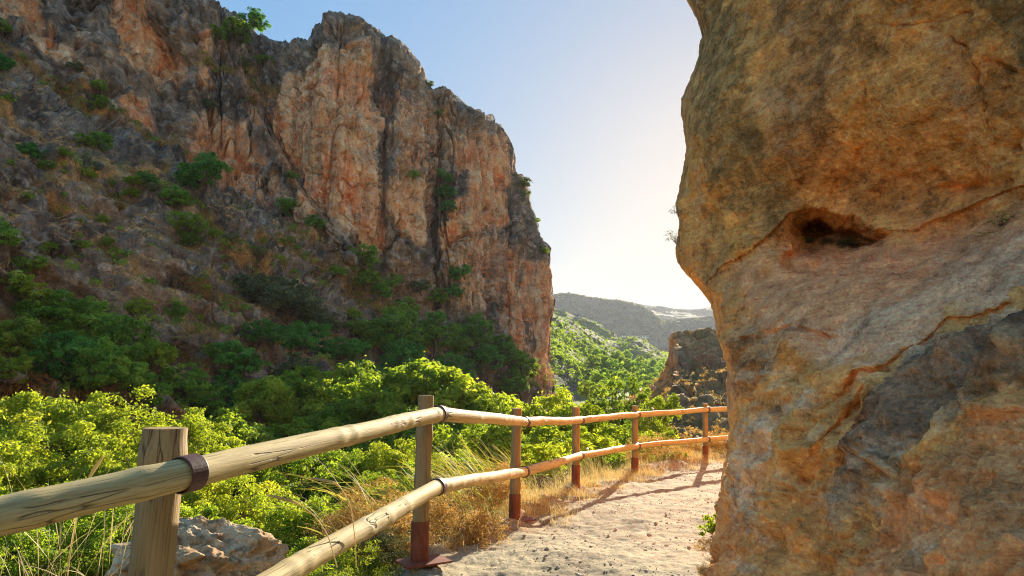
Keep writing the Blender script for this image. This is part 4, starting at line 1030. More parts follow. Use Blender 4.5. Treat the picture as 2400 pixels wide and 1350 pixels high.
for kind, nm, x, y, w_, lf, lab in [
 ('tree', 'broadleaf_tree', 910, 790, 130, 'dark', 'dark tree with a paler tip, first of the row along the cliff foot'),
 ('tree', 'broadleaf_tree', 870, 790, 90, 'mid', 'olive-tipped tree leaning out below the grassy streak of the cliff foot'),
 ('tree', 'broadleaf_tree', 1005, 785, 115, 'dark', 'full dark tree in the middle of the row along the cliff foot'),
 ('tree', 'broadleaf_tree', 1058, 820, 80, 'mid', 'mid green column of foliage in front of the cliff foot row'),
 ('tree', 'broadleaf_tree', 1095, 790, 95, 'dark', 'dark tree next to the slanting rock groove'),
 ('tree', 'broadleaf_tree', 1120, 850, 90, 'deep', 'deep green tree under the slanting rock groove'),
 ('tree', 'broadleaf_tree', 1165, 820, 85, 'dark', 'dark tree against the brown pillar of the cliff nose'),
 ('tree', 'broadleaf_tree', 1210, 865, 85, 'mid', 'tree with a sunlit tip growing on the cliff nose'),
 ('tree', 'broadleaf_tree', 1190, 905, 75, 'dark', 'lowest dark tree on the foot of the cliff nose'),
 ('tree', 'broadleaf_tree', 930, 850, 110, 'deep', 'deep green tree in the hollow below the cliff foot row'),
 ('tree', 'broadleaf_tree', 1040, 880, 120, 'deep', 'deep green tree in shadow just over the bright sunlit tree'),
 ('ivy', 'ivy_bush', 660, 720, 190, 'olive', 'great grey-olive drooping bush on the slope, the largest one'),
 ('ivy', 'ivy_bush', 610, 680, 120, 'olive', 'grey-olive bush crowning the upper end of the drooping thicket'),
 ('ivy', 'ivy_bush', 745, 760, 120, 'olive', 'grey-olive bush hanging at the lower end of the drooping thicket'),
 ('ivy', 'ivy_bush', 690, 810, 170, 'deep', 'sheet of deep green ivy under the grey-olive thicket'),
 ('ivy', 'ivy_bush', 790, 830, 130, 'deep', 'deep green ivy mass beside the pale rock nick'),
 ('ivy', 'ivy_bush', 610, 790, 120, 'deep', 'deep green ivy below the bare earth bank'),
 ('ivy', 'ivy_bush', 840, 880, 120, 'deep', 'deep green ivy tail running down behind the shaded trees'),
 ('shrub', 'leafy_shrub', 560, 850, 120, 'deep', 'dark blue-green shrub over the gully with a lumpy crown'),
 ('shrub', 'leafy_shrub', 510, 835, 80, 'mid', 'brownish green shrub at the gully rim'),
 ('shrub', 'leafy_shrub', 690, 880, 110, 'olive', 'grey shrub between the ivy and the pale round tree'),
 ('shrub', 'leafy_shrub', 440, 920, 130, 'dark', 'dark shrub in the gully above the first post'),
 ('shrub', 'leafy_shrub', 560, 930, 120, 'deep', 'dark shrub deep in the gully beside the pale round tree'),
 ('shrub', 'leafy_shrub', 470, 975, 110, 'dark', 'dark shrub just over the first rail past the post'),
 ('shrub', 'leafy_shrub', 600, 960, 100, 'deep', 'shadowed shrub below the lumpy blue-green one'),
 ('shrub', 'leafy_shrub', 70, 715, 110, 'lime', 'lime-tipped shrub at the head of the fig thicket'),
 ('tree', 'fig_tree', 120, 760, 150, 'dark', 'green fig-like tree at the upper end of the slope thicket'),
 ('tree', 'fig_tree', 210, 770, 140, 'dark', 'fig-like tree with yellowing leaves in the middle of the slope thicket'),
 ('tree', 'fig_tree', 70, 815, 130, 'mid', 'fig-like tree at the photo edge with pale open leaves'),
 ('tree', 'fig_tree', 290, 810, 150, 'dark', 'dark fig-like tree below the yellow creeper'),
 ('tree', 'fig_tree', 170, 860, 170, 'deep', 'low fig-like tree with big bright leaf rosettes at the thicket foot'),
 ('tree', 'fig_tree', 265, 880, 150, 'dark', 'dark twiggy tree between the fig thicket and the lime tree'),
 ('tree', 'broadleaf_tree', 350, 855, 110, 'lime', 'lime green tree alone in the shade at the end of the fig thicket'),
 ('shrub', 'leafy_shrub', 340, 920, 120, 'dark', 'dark shrub below the lime green tree'),
 ('shrub', 'leafy_shrub', 20, 880, 90, 'lime', 'yellow-green shrub at the photo edge over the lit canopy'),
 ('shrub', 'leafy_shrub', 408, 730, 60, 'dark', 'upright dark green bush against the pale rock nook'),
 ('bush', 'creeper_bush', 330, 720, 70, 'lime', 'sparse yellow creeper hanging over the dark rock'),
 ('bush', 'creeper_bush', 305, 755, 50, 'lime', 'lower end of the yellow creeper, a sparse spray'),
 ('bush', 'leafy_bush', 828, 740, 46, 'lime', 'bright little bush on the dark slab over the cliff foot row'),
 ('bush', 'leafy_bush', 835, 770, 60, 'mid', 'green bush just under the bright little one'),
]:
    on_cliff(nm, kind, lf, x, y, w_, lab, G3)
G4 = 'shrubs rooted on the cliff'
for kind, x, y, w_, lf, lab in [
 ('shrub', 845, 612, 85, 'dark', 'vivid dark green shrub on the grassy ledge below the main orange wall'),
 ('bush', 795, 642, 44, 'mid', 'olive bush at the foot of the vivid dark green shrub'),
 ('shrub', 850, 655, 70, 'mid', 'dull green shrub hanging under the vivid dark green one'),
 ('shrub', 680, 492, 62, 'dark', 'round bright green shrub on the slanting ledge, upper of the pair'),
 ('shrub', 732, 527, 58, 'dark', 'round bright green shrub on the slanting ledge, lower of the pair'),
 ('shrub', 470, 418, 120, 'deep', 'big dark holm oak shrub on the mid slope'),
 ('shrub', 425, 470, 80, 'dark', 'grey-green shrub under the big holm oak shrub'),
 ('shrub', 440, 525, 90, 'mid', 'dull shrub below the grey-green one in the slope hollow'),
 ('shrub', 450, 565, 60, 'mid', 'lowest shrub of the column under the holm oak shrub'),
 ('shrub', 348, 410, 48, 'deep', 'small dark shrub beside the holm oak shrub'),
 ('shrub', 235, 335, 62, 'dark', 'dark green shrub on a ledge under the lone orange patch'),
 ('shrub', 195, 330, 50, 'mid', 'dull green shrub against the ledge wall'),
 ('shrub', 72, 352, 68, 'deep', 'teal green flat shrub on the slope near the photo edge'),
 ('shrub', 112, 385, 44, 'dark', 'green shrub stepping down from the teal flat one'),
 ('bush', 150, 368, 40, 'lime', 'yellow-green tussock between flat shrub and silver one'),
 ('bush', 240, 395, 36, 'silver', 'silvery low bush on the dry slope'),
 ('bush', 212, 408, 40, 'lime', 'bright yellow-green bush under the silvery one'),
 ('bush', 240, 245, 50, 'mid', 'green bush below the arch of orange rock'),
 ('bush', 240, 198, 44, 'lime', 'lime bush at the arch foot'),
 ('bush', 228, 250, 30, 'mid', 'little olive bush beside the arch-foot green bush'),
 ('bush', 310, 420, 50, 'lime', 'olive-yellow bush on the dry slope shoulder'),
 ('bush', 245, 500, 40, 'lime', 'yellow-green bush on the bare dark slope'),
 ('bush', 320, 460, 46, 'lime', 'flat yellow bush by the dry grass shoulder'),
 ('bush', 280, 485, 34, 'gold', 'rusty dry bush on the slope'),
 ('bush', 365, 445, 40, 'olive', 'olive bush at the edge of the shoulder'),
 ('shrub', 10, 570, 90, 'dark', 'dark shrub at the photo edge in mid slope'),
 ('shrub', 75, 640, 70, 'mid', 'dull shrub over the lime-tipped one at the photo edge'),
 ('bush', 130, 585, 36, 'lime', 'yellow-green bush alone under the dark slope'),
 ('bush', 195, 575, 36, 'lime', 'pale bush beside a long dry grass ledge'),
 ('bush', 250, 570, 40, 'mid', 'olive bush over the long dry grass ledge'),
 ('shrub', 8, 150, 70, 'deep', 'dark shrub high up at the photo edge'),
 ('shrub', 5, 60, 50, 'mid', 'grey shrub topmost at the photo edge, against orange rock'),
 ('bush', 175, 155, 40, 'olive', 'olive bush under the grey streaked rock'),
 ('shrub', 545, 92, 84, 'mid', 'wide dull green bush under the skyline tree'),
 ('shrub', 505, 88, 50, 'mid', 'dull green bush at the end of the wide one on the upper slope'),
 ('bush', 612, 146, 50, 'mid', 'small green bush under the notch in the skyline'),
 ('bush', 575, 150, 36, 'olive', 'yellowish tuft on the upper slope beside the notch'),
 ('bush', 490, 255, 40, 'olive', 'olive bush below the slanting slab'),
 ('bush', 590, 245, 34, 'gold', 'rusty tuft on the slab edge'),
 ('bush', 500, 555, 40, 'lime', 'yellowish bush on the lower slab'),
 ('bush', 545, 565, 44, 'olive', 'olive bush on the lower slab'),
 ('bush', 600, 600, 50, 'olive', 'dull bush at the start of the long dry grass streak'),
 ('bush', 688, 420, 34, 'mid', 'green bush in the crack beside the main orange wall'),
 ('bush', 965, 412, 36, 'mid', 'olive bush sitting on top of the striped niche'),
 ('shrub', 1038, 455, 55, 'deep', 'long dark bush in the great cleft'),
 ('shrub', 1035, 420, 45, 'deep', 'upper dark bush in the great cleft'),
 ('shrub', 1040, 490, 44, 'deep', 'lower end of the dark bush in the great cleft'),
 ('bush', 1022, 268, 30, 'mid', 'grey-green bush at the head of the great cleft'),
 ('shrub', 1068, 650, 60, 'deep', 'dark green bush on the wall below the great cleft'),
 ('shrub', 1065, 685, 50, 'deep', 'dark bush hanging under the one below the great cleft'),
 ('shrub', 915, 668, 56, 'dark', 'green shrub of the ledge, upper of two joined ones'),
 ('shrub', 895, 685, 56, 'dark', 'green shrub of the ledge, lower of two joined ones'),
 ('shrub', 985, 675, 50, 'olive', 'grey-olive shrub on the wall foot'),
 ('shrub', 1020, 700, 60, 'mid', 'grey-green shrub over the full dark tree'),
 ('shrub', 950, 720, 60, 'mid', 'dull shrub in the rock step above the cliff foot row'),
 ('bush', 1222, 430, 40, 'olive', 'tufted bush on the shoulder of the skyline, facing the sky'),
 ('bush', 1228, 455, 34, 'olive', 'tuft just below the shoulder bush on the skyline'),
 ('bush', 1255, 520, 22, 'mid', 'small sprig on the skyline edge'),
 ('bush', 1275, 585, 26, 'lime', 'sunlit sprig on the lower skyline edge'),
 ('bush', 1004, 200, 26, 'lime', 'bright sprig in the skyline notch beside the main tower'),
]:
    on_cliff('cliff_bush' if kind == 'bush' else 'cliff_shrub', kind, lf, x, y, w_, lab, G4, out=.4)
# the lone tree on the skyline
w_ = cliff_at(603, 84); top = at(598, 22, w_[1] + 3)
plant('skyline_tree', 'tree', 'deep', 598, 24, 54, w_[1] + 2, 'lone small tree standing out against the sky on the cliff top', None, 'tree', squash=.95)

# trees of the far valley
G5 = 'rounded trees on the far valley floor'
rg = np.random.default_rng(5)
vt = []
for x, y, d, w_ in [(1385,838,190,34),(1400,826,215,30),(1420,840,200,40),(1440,850,195,42),(1462,842,225,34),(1480,852,220,34),(1445,828,245,26),(1500,858,240,34),(1520,866,235,36),(1540,868,250,30),(1412,868,150,38),(1435,876,140,40),(1465,874,170,38),(1490,880,165,36),(1515,884,180,34),(1535,882,210,30),(1395,880,125,34),(1375,900,105,34),(1400,905,100,36),(1420,900,112,40),(1550,858,300,26),(1500,842,280,24),(1470,828,290,22),(1425,818,280,22),(1530,848,310,22),(1495,905,120,36),(1475,895,130,34),(1520,900,150,30)]:
    vt.append((x, y, d, w_))
for x, y, d, w_ in vt:
    plant('valley_tree', 'far', ['mid', 'dark', 'mid', 'dark'][int(rg.integers(4))], x + rg.uniform(-4, 4), y - 8, w_, d, 'rounded green tree in the wood of the far valley floor below the green hillside', G5, 'tree')

# scrub on the hillsides and woods too far to count
def scatter_mesh(name, pts, size, leaf, mat, nl=22, seed=1, flat=.8):
    rg = np.random.default_rng(seed); n = len(pts)
    idx = np.repeat(np.arange(n), nl); m = len(idx)
    v = rg.normal(size=(m, 3)); v /= np.linalg.norm(v, axis=1)[:, None]; v[:, 2] = np.abs(v[:, 2]) * 1.2 - .25
    p = pts[idx] + v * (size[idx] * rg.uniform(.4, 1, m))[:, None] * np.array([1, 1, flat])
    V, F4 = leaves(p, v + rg.normal(size=(m, 3)) * .5 + [0, 0, .3], size[idx] * leaf, rg, .7)
    tint = np.clip(.45 + (rg.normal(size=n) * .22)[idx] + rg.normal(size=m) * .12, 0, 1)
    return tag(mesh(name, V, F4, mat, {'tint': np.repeat(tint, 4)}, smooth=False), kind='stuff')
def pick(P, n, seed, dens=None):
    rg = np.random.default_rng(seed); A = P[:-3].reshape(-1, 3); px = pix(A)
    wgt = np.ones(len(A)) if dens is None else dens(A, px)
    wgt = wgt * (px[:, 0] > 1240) * (px[:, 0] < 1760); k = rg.choice(len(A), n, p=wgt / wgt.sum())
    return A[k] + rg.normal(size=(n, 3)) * np.array([1, 1, 0]) * .4
q = pick(H['green'], 2400, 1, lambda A, px: (.15 + sm(-.1, .3, fbm(A * .035, 3, seed=201))) * sm(-20, 90, px[:, 1] - np.interp(px[:, 0], [1290, 1500], [735, 860])) + .05)
tag(scatter_mesh('hillside_scrub', q, np.random.default_rng(2).uniform(.4, 1.5, len(q)), .6, LM['mid'], 26), 'green scrub covering the sunny hillside beyond the cliff nose', 'scrub')
q = pick(H['crag'], 2400, 3, lambda A, px: (.2 + sm(-.2, .3, fbm(A * .08, 3, seed=202))) * sm(820, 860, px[:, 1]) + .01)
tag(scatter_mesh('dry_scrub', q, np.random.default_rng(4).uniform(.15, .55, len(q)), .6, LM['gold'], 18, 7), 'dull olive scrub covering the brown crag hillside', 'scrub')
q = np.concatenate([pick(H['spur'], 400, 5), pick(H['knoll'], 260, 6)])
tag(scatter_mesh('spur_scrub', q, np.random.default_rng(6).uniform(.7, 2.2, len(q)), .6, LM['mid'], 18, 8), 'dark scrub dotting the dry spur and the rocky knoll', 'scrub')
q = np.concatenate([pick(H['far'], 700, 8), pick(H['far'][85:90], 160, 9), pick(H['low'], 250, 10), pick(H['ridge'], 200, 11)])
tag(scatter_mesh('far_scrub', q, np.random.default_rng(9).uniform(2, 5.5, len(q)), .6, LM['olive'], 16, 9), 'dark scrub and trees dotting the hazy far hills', 'scrub')
rg = np.random.default_rng(12); n = 900
xx = rg.uniform(1480, 1620, n); dd = np.exp(rg.uniform(math.log(330), math.log(1000), n)); q = at(xx, np.full(n, 800.), dd); q[:, 2] = valley_z(q[:, 1]) + 1.0
tag(scatter_mesh('far_wood', q, rg.uniform(2.2, 5, n), .5, LM['green'], 20, 10, 1.0), 'pale green wood filling the distant valley floor', 'wood')
# ------------------------------------------------------------------ what grows and lies beside the path
def tagged(o, lab, cat): return tag(o, lab, cat)
for s in range(3):      # wiry dry bush
    model('twig', 120 + s, .6, dict(r0=.02, nlimb=40, nstem=5, base_spread=.2), nclump=130, per=70, leaf=.075, lobes=7, lobe_r=(.34, .5), spread=.5, cr=(.12, .22), flat=.8, skirt=-.6, aspect=.16, up=.1, hollow=.1)
m_straw = lm('straw', (176, 148, 88), (210, 188, 128), (234, 216, 166), (226, 202, 132), .35)
m_greenstraw = lm('green_straw', (132, 120, 44), (176, 160, 70), (212, 196, 110), (210, 200, 80), .4)
m_cgrass = lm('ledge_straw', (132, 96, 52), (176, 134, 78), (212, 172, 112), (200, 150, 90), .25)

def blades(root, length, width, lean, curl, rg, seg=5, head=None):
    """thin curved blades: root (n,3), lean (n,3) sideways direction, curl how far the tip bows over"""
    n = len(root); t = np.linspace(0, 1, seg)[None, :, None]
    up = np.array([0, 0, 1.])
    L = length[:, None, None]
    P = root[:, None] + L * (t * up + curl[:, None, None] * t ** 2 * lean[:, None] - .45 * curl[:, None, None] ** 2 * t ** 3 * up)
    sd = np.cross(lean, up); sd += rg.normal(size=sd.shape) * .6; sd /= np.linalg.norm(sd, axis=1)[:, None] + 1e-9
    prof = np.linspace(1, .15, seg) if head is None else np.interp(np.linspace(0, 1, seg), head[0], head[1])
    W = width[:, None, None] * prof[None, :, None] * .5
    V = np.stack([P - sd[:, None] * W, P + sd[:, None] * W], 2).reshape(-1, 3)
    b = (np.arange(n) * seg * 2)[:, None] + (np.arange(seg - 1) * 2)[None]
    b = b.ravel(); Fq_ = np.stack([b, b + 1, b + 3, b + 2], 1)
    return V, Fq_, seg * 2
def grass(name, roots, tufts, n, hgt, wid, mat, seed, wind=(-.8, -.2), wamt=.6, spread=.06, curl=(.1, .7), seg=5, label=None, head=None):
    rg = np.random.default_rng(seed)
    idx = rg.integers(0, len(roots), n)
    r_ = roots[idx] + np.concatenate([rg.normal(size=(n, 2)) * spread * tufts[idx][:, None], np.zeros((n, 1))], 1)
    ln = np.array([*wind, 0.]) * wamt + np.concatenate([rg.normal(size=(n, 2)), np.zeros((n, 1))], 1) * (1 - wamt) * .9
    ln /= np.linalg.norm(ln, axis=1)[:, None] + 1e-6
    h = tufts[idx] * rg.uniform(*hgt, n)
    V, Fq_, per = blades(r_, h, rg.uniform(*wid, n), ln, rg.uniform(*curl, n), rg, seg, head)
    tint = np.clip(.5 + rg.normal(size=n) * .2, 0, 1)
    o = mesh(name, V, Fq_, mat, {'tint': np.repeat(tint, per)}, smooth=True)
    return tag(o, label, 'grass', kind='stuff')
def on_ground(x, y): return np.stack([x, y, ground_z(x, y)], -1)
def along(s0, s1, t0, t1, n, seed):
    """ground points beside the fence: s metres outside it, t post numbers"""
    rg = np.random.default_rng(seed); t = rg.uniform(t0, t1, n); s = rg.uniform(s0, s1, n)
    Lp = np.array(LINE); k = np.clip(t.astype(int) + 1, 0, len(Lp) - 2); f = t - t.astype(int)
    a, b = Lp[k], Lp[k + 1]; p = a + (b - a) * f[:, None]; d = b - a; d /= np.linalg.norm(d, axis=1)[:, None]
    p = p + np.stack([-d[:, 1], d[:, 0]], 1) * s[:, None]
    return on_ground(p[:, 0], p[:, 1])
rg = np.random.default_rng(3)
def keep(p, th, sc, seed): return p[noise(p * sc, seed) > th]
# low dry grass on the outer verge and creeping in round the post feet
q = np.concatenate([keep(along(.0, 1.0, 2.35, 9, 900, 1), -.05, 1.6, 7), keep(along(-.45, .25, 3.0, 8.5, 420, 2), .0, 1.8, 8)])
grass('verge_grass', q, rg.uniform(.5, 1.2, len(q)), 26000, (.05, .2), (.003, .006), m_straw, 2, spread=.09, curl=(.2, 1.0), wamt=.15, label='short golden dry grass along the outer edge of the path')
q = np.concatenate([along(.5, 1.5, 5.0, 9.0, 120, 3), along(.35, 1.1, 3.1, 5.0, 40, 33)])
grass('tall_dry_grass', q, rg.uniform(.7, 1.25, len(q)), 7000, (.25, .62), (.003, .006), m_straw, 4, wind=(-.9, -.1), wamt=.45, spread=.12, curl=(.2, .8), label='taller golden grass outside the fence towards the bend')
# leaning straw with seed heads between the second and third post
hd = ([0, .6, .68, .85, 1], [.5, .35, 1.6, 1.5, .2])
q = np.concatenate([along(.25, .7, 2.75, 3.1, 20, 5), along(.3, .8, 3.15, 3.8, 16, 6)])
grass('feathery_straw', q, rg.uniform(.8, 1.15, len(q)), 520, (.55, 1.0), (.004, .007), m_greenstraw, 5, wind=(-1, -.15), wamt=.72, spread=.1, curl=(.35, 1.0), seg=10, head=hd, label='tall leaning straw with feathery heads behind the rails')
q = along(.25, .6, 2.0, 2.25, 8, 7)
grass('feathery_straw', q, rg.uniform(.8, 1.1, len(q)), 46, (.5, .9), (.004, .006), m_greenstraw, 6, wind=(-1, .1), wamt=.8, spread=.08, curl=(.5, 1.0), seg=10, head=hd, label='straw heads reaching past the second post over the rail')
# stalks in the near corner, and two long bowed ones under the long rail
rr_ = at(np.array([10, 40, 60, 85, 105, 130, 160, 190, 215, 250, 20, 70, 120, 180, 5, 95]), np.full(16, 1480.), np.array([2.2, 2.4, 2.1, 2.5, 2.3, 2.2, 2.6, 2.4, 2.5, 2.7, 1.9, 2.0, 2.1, 2.2, 2.6, 2.8]))
grass('corner_straw', rr_, np.ones(16), 60, (.2, .6), (.0018, .003), m_straw, 7, wind=(-.3, .2), wamt=.25, spread=.05, curl=(.1, .8), seg=10, head=hd, label='thin straw stalks rising in the lower corner under the rail')
rg2 = np.random.default_rng(8)
def stalk(name, pts, r, label):
    pts = np.array([at(*p) for p in pts]); t = np.linspace(0, 1, 24); k = np.linspace(0, 1, len(pts))
    Pp = np.stack([np.interp(t, k, pts[:, i]) for i in range(3)], 1)
    for _ in range(3): Pp[1:-1] = (Pp[:-2] + Pp[1:-1] * 2 + Pp[2:]) / 4
    rad = np.where(t > .68, r * 2.6 * np.sin(np.pi * np.clip((t - .66) / .36, 0, 1)) ** .6 + r * .3, r)
    V, Q, *_ = tube(Pp, rad, 6)
    o = mesh(name, V, Q, m_straw, {'tint': np.full(len(V), .6)}); return tag(o, label, 'grass stalk')
stalk('straw_stalk', [(835, 1330, 2.9), (832, 1260, 2.9), (822, 1180, 2.9), (790, 1130, 2.9), (722, 1120, 2.9)], .0022, 'bowed straw stalk with a long seed head, upper of two under the long rail')
stalk('straw_stalk', [(790, 1330, 2.6), (770, 1255, 2.6), (735, 1205, 2.6), (690, 1175, 2.6), (626, 1160, 2.6)], .0022, 'bowed straw stalk with a long seed head, lower of two above the boulder')
stalk('straw_stalk', [(150, 1420, 2.5), (165, 1290, 2.5), (185, 1190, 2.5), (210, 1115, 2.5), (243, 1068, 2.5)], .0022, 'single upright straw stalk rising from behind the first rail')

# dry and green bushes by the fence
GB = 'bushes along the fence'
for kind, nm, lf, x, y, w_, d, lab in [
 ('twig', 'dry_bush', 'gold', 895, 1130, 190, 5.0, 'orange dry bush outside the fence, between the rails left of the second post'),
 ('twig', 'dry_bush', 'gold', 840, 1190, 160, 4.8, 'brownish dry bush above the lower rail, beside the orange one'),
 ('twig', 'dry_bush', 'gold', 1075, 1150, 170, 5.6, 'golden dry bush right behind the lower rail after the second post'),
 ('twig', 'dry_bush', 'gold', 1160, 1085, 110, 7.2, 'straw-coloured dry bush close behind the third post'),
 ('twig', 'wiry_bush', 'olive', 890, 1225, 150, 4.7, 'dull olive wiry bush under the lower rail at the second post'),
 ('twig', 'wiry_bush', 'sunny', 850, 1275, 140, 4.3, 'yellow-green wiry bush at the ledge below the lower rail'),
 ('twig', 'wiry_bush', 'sunny', 770, 1310, 150, 4.0, 'green wiry bush at the bottom of the photo beside the lower rail'),
 ('twig', 'dry_bush', 'gold', 1550, 1020, 120, 12.5, 'golden dry bush behind the fifth post'),
 ('twig', 'dry_bush', 'gold', 1610, 1025, 90, 13.5, 'golden dry bush between fifth and sixth post'),
 ('bush', 'green_bush', 'lime', 1575, 1058, 60, 12.4, 'small yellow-green bush low between fifth and sixth post'),
 ('twig', 'dry_bush', 'gold', 1690, 1000, 80, 14.5, 'golden dry bush beyond the sixth post against the rock'),
 ('bush', 'green_bush', 'lime', 1390, 1020, 130, 15, 'dense bright green bush under the rails before the fifth post'),
 ('bush', 'green_bush', 'green', 1450, 1045, 110, 14.5, 'dense green bush touching the fifth post'),
 ('bush', 'green_bush', 'lime', 1270, 1040, 110, 11.5, 'bright green bush behind the rails between third and fourth post')]:
    plant(nm, kind, lf, x, y, w_, d, lab, GB, 'bush')

# ------------------------------------------------------------------ boulder, stones
def stone(name, c, size, seed, mat, cols, n=90, flat=.7, rough=1., ang=0):
    u = np.linspace(0, np.pi, n)[:, None]; v = np.linspace(0, 2 * np.pi, 2 * n)[None]
    S_ = np.stack([np.sin(u) * np.cos(v), np.sin(u) * np.sin(v), np.cos(u) + 0 * v], -1)
    o = S_ + seed * 3.1
    rd = 1 + .35 * fbm(o * 1.1, 3, seed=151) + .13 * ridged(o * 2.2, 4, seed=152) * rough + .05 * fbm(o * 7, 4, seed=153) * rough
    fa, ja = facets(o * 1.7, 4); fb, jb = facets(o * 4.5, 5); rd += blur(.16 * fa + .045 * fb - .03 * jb, 1) * rough
    rd[:, -1] = rd[:, 0]
    Pn = S_ * rd[..., None] * np.array([1, .8, flat]) * size
    ca, sa = math.cos(ang), math.sin(ang); Pn = Pn @ np.array([[ca, sa, 0], [-sa, ca, 0], [0, 0, 1]])
    col = cols(o, rd)
    ob = mesh(name, Pn, grid_faces(n, 2 * n)[:, ::-1], mat, {'col': col.reshape(-1, 3)}); ob.location = c
    return ob
m_boulder = rock_mat('lichened_limestone', 14.0, bump=.9, dist=.015, fine=1.3, speck=.6, gain=1.3)
def scol(o, rd):
    return .55 * bcol(o, rd) * np.array([.9, 1, 1.1])
def bcol(o, rd):
    a = fbm(o * 1.6, 4, seed=161); b = fbm(o * 5, 4, seed=162)
    c = mix(hexc(206, 182, 146), hexc(182, 146, 106), sm(-.3, .3, a)[..., None])
    return mix(c, hexc(116, 100, 76), (sm(.05, .4, b + .3 * a) * .7)[..., None])
tag(stone('boulder', at(470, 1325, 3.0), .29, 2, m_boulder, bcol, n=200, flat=.62, ang=-.1), 'knobbly pale brown boulder outside the fence behind the first post', 'boulder')
tag(stone('small_rock', on_ground(*at(np.array([1388]), np.array([1122]), 9.25)[0, :2].reshape(2, 1))[0] - [0, 0, .01], .10, 5, m_boulder, scol, n=40, flat=.6), 'dark little rock on the verge just past the fourth post', 'rock')
tag(stone('small_rock', on_ground(*at(np.array([1268]), np.array([1150]), 7.75)[0, :2].reshape(2, 1))[0] - [0, 0, .01], .09, 6, m_boulder, scol, n=40, flat=.5), 'flat dark rock on the verge after the third post', 'rock')
# loose pebbles on the path
rg = np.random.default_rng(31); n = 6000
px_, py_ = rg.uniform(-1.2, 5, n), 3 + 11 * rg.random(n) ** 1.3
ok = side(px_, py_) < -.02; px_, py_ = px_[ok], py_[ok]; n = len(px_)
dens = noise(np.stack([px_, py_, 0 * px_], -1) * 1.1, 171) > -.12; px_, py_ = px_[dens], py_[dens]; n = len(px_)
base = on_ground(px_, py_); sz = .005 + .016 * rg.random(n) ** 5
ico = np.array([[0,0,1],[.89,0,.45],[.28,.85,.45],[-.72,.53,.45],[-.72,-.53,.45],[.28,-.85,.45],[.72,.53,-.45],[-.28,.85,-.45],[-.89,0,-.45],[-.28,-.85,-.45],[.72,-.53,-.45],[0,0,-1]])
icf = np.array([[0,1,2],[0,2,3],[0,3,4],[0,4,5],[0,5,1],[1,6,2],[2,7,3],[3,8,4],[4,9,5],[5,10,1],[2,6,7],[3,7,8],[4,8,9],[5,9,10],[1,10,6],[6,11,7],[7,11,8],[8,11,9],[9,11,10],[10,11,6]])
V = ico[None] * sz[:, None, None] * rg.uniform(.6, 1.3, (n, 12, 1)) * np.array([1, 1, .6]) * rg.uniform(.7, 1.4, (n, 1, 3)) + base[:, None] + np.array([0, 0, .002])
Fi = (icf[None] + 12 * np.arange(n)[:, None, None]).reshape(-1, 3)
pc = mix(hexc(230, 214, 186), hexc(196, 178, 150), rg.random(n)[:, None])
tag(mesh('pebbles', V.reshape(-1, 3), Fi, m_path, {'col': np.repeat(pc, 12, 0)}, smooth=False), 'small loose stones strewn over the dusty path', 'pebbles', kind='stuff')

# ------------------------------------------------------------------ plants on the near rock
_rp = pix(RKP); _rpf, _rwf = _rp.reshape(-1, 2), RKP.reshape(-1, 3)
def rock_at(x, y): return _rwf[np.argmin(np.hypot(_rpf[:, 0] - x, _rpf[:, 1] - y))]
def on_rock(name, kind, leaf, x, y, wpx, label, out=.5, squash=1., dirn=(-.6, -.6, .2)):
    w_ = rock_at(x, y); me, tr, length, zt, rx = MODELS[kind][len(label) % len(MODELS[kind])]; s = wpx / 2 * w_[1] / F / rx
    c = w_ + np.array(dirn) * s * out
    root = empty(name, c - np.array([0, 0, length * s * squash])); tag(root, label, name.split('_')[-1])
    for nm, mm, mat in (('crown', me, LM[leaf]), ('stem', tr, m_bark)):
        if not mm.materials: mm.materials.append(mat)
        o = obj(nm, mm, root); o.location = (0, 0, length * s * squash); o.scale = (s, s, s * squash); o.rotation_euler = (0, 0, x)
        o.material_slots[0].link = 'OBJECT'; o.material_slots[0].material = mat
for s in range(2): model('sprig', 140 + s, .5, dict(r0=.018, nlimb=46, nstem=4, base_spread=.1), nclump=46, per=9, leaf=.09, lobes=6, lobe_r=(.4, .6), spread=.5, cr=(.08, .16), flat=1.0, hollow=.3, aspect=.4)
on_rock('rock_sprig', 'sprig', 'olive', 1592, 560, 62, 'thin twiggy sprig jutting from the rock edge into the sky, the lower one', .55)
on_rock('rock_sprig', 'sprig', 'olive', 1594, 500, 46, 'thin twiggy sprig jutting from the rock edge into the sky, the upper one', .5)
on_rock('rock_plant', 'twig', 'olive', 1890, 566, 44, 'dark plant at the dim end of the hollow in the rock', .2, .8)
on_rock('rock_plant', 'twig', 'olive', 1985, 572, 60, 'largest dark plant in the hollow under the overhang', .2, .7)
on_rock('rock_plant', 'twig', 'olive', 1935, 568, 34, 'small dark plant in the middle of the hollow', .2, .7)
on_rock('rock_plant', 'sprig', 'dark', 2350, 520, 110, 'sparse green plant spreading over the pink ledge of rock', .25, .5)
on_rock('rock_plant', 'sprig', 'dark', 2300, 555, 70, 'sparse sprawling shoots below the plant on the pink ledge', .2, .45)
g = at(1668, 1262, 4.15)
plant('green_plant', 'bush', 'lime', 1668, 1205, 50, 4.2, 'bright yellow-green plant at the foot of the big rock, on the path', None, 'plant', squash=1.15)
plant('dry_plant', 'twig', 'gold', 1668, 1262, 54, 4.1, 'straw-coloured dry tuft under the green plant by the big rock', None, 'plant')
plant('dry_plant', 'twig', 'gold', 1664, 1310, 50, 3.9, 'straw-coloured dry tuft at the bottom edge beside the big rock', None, 'plant')

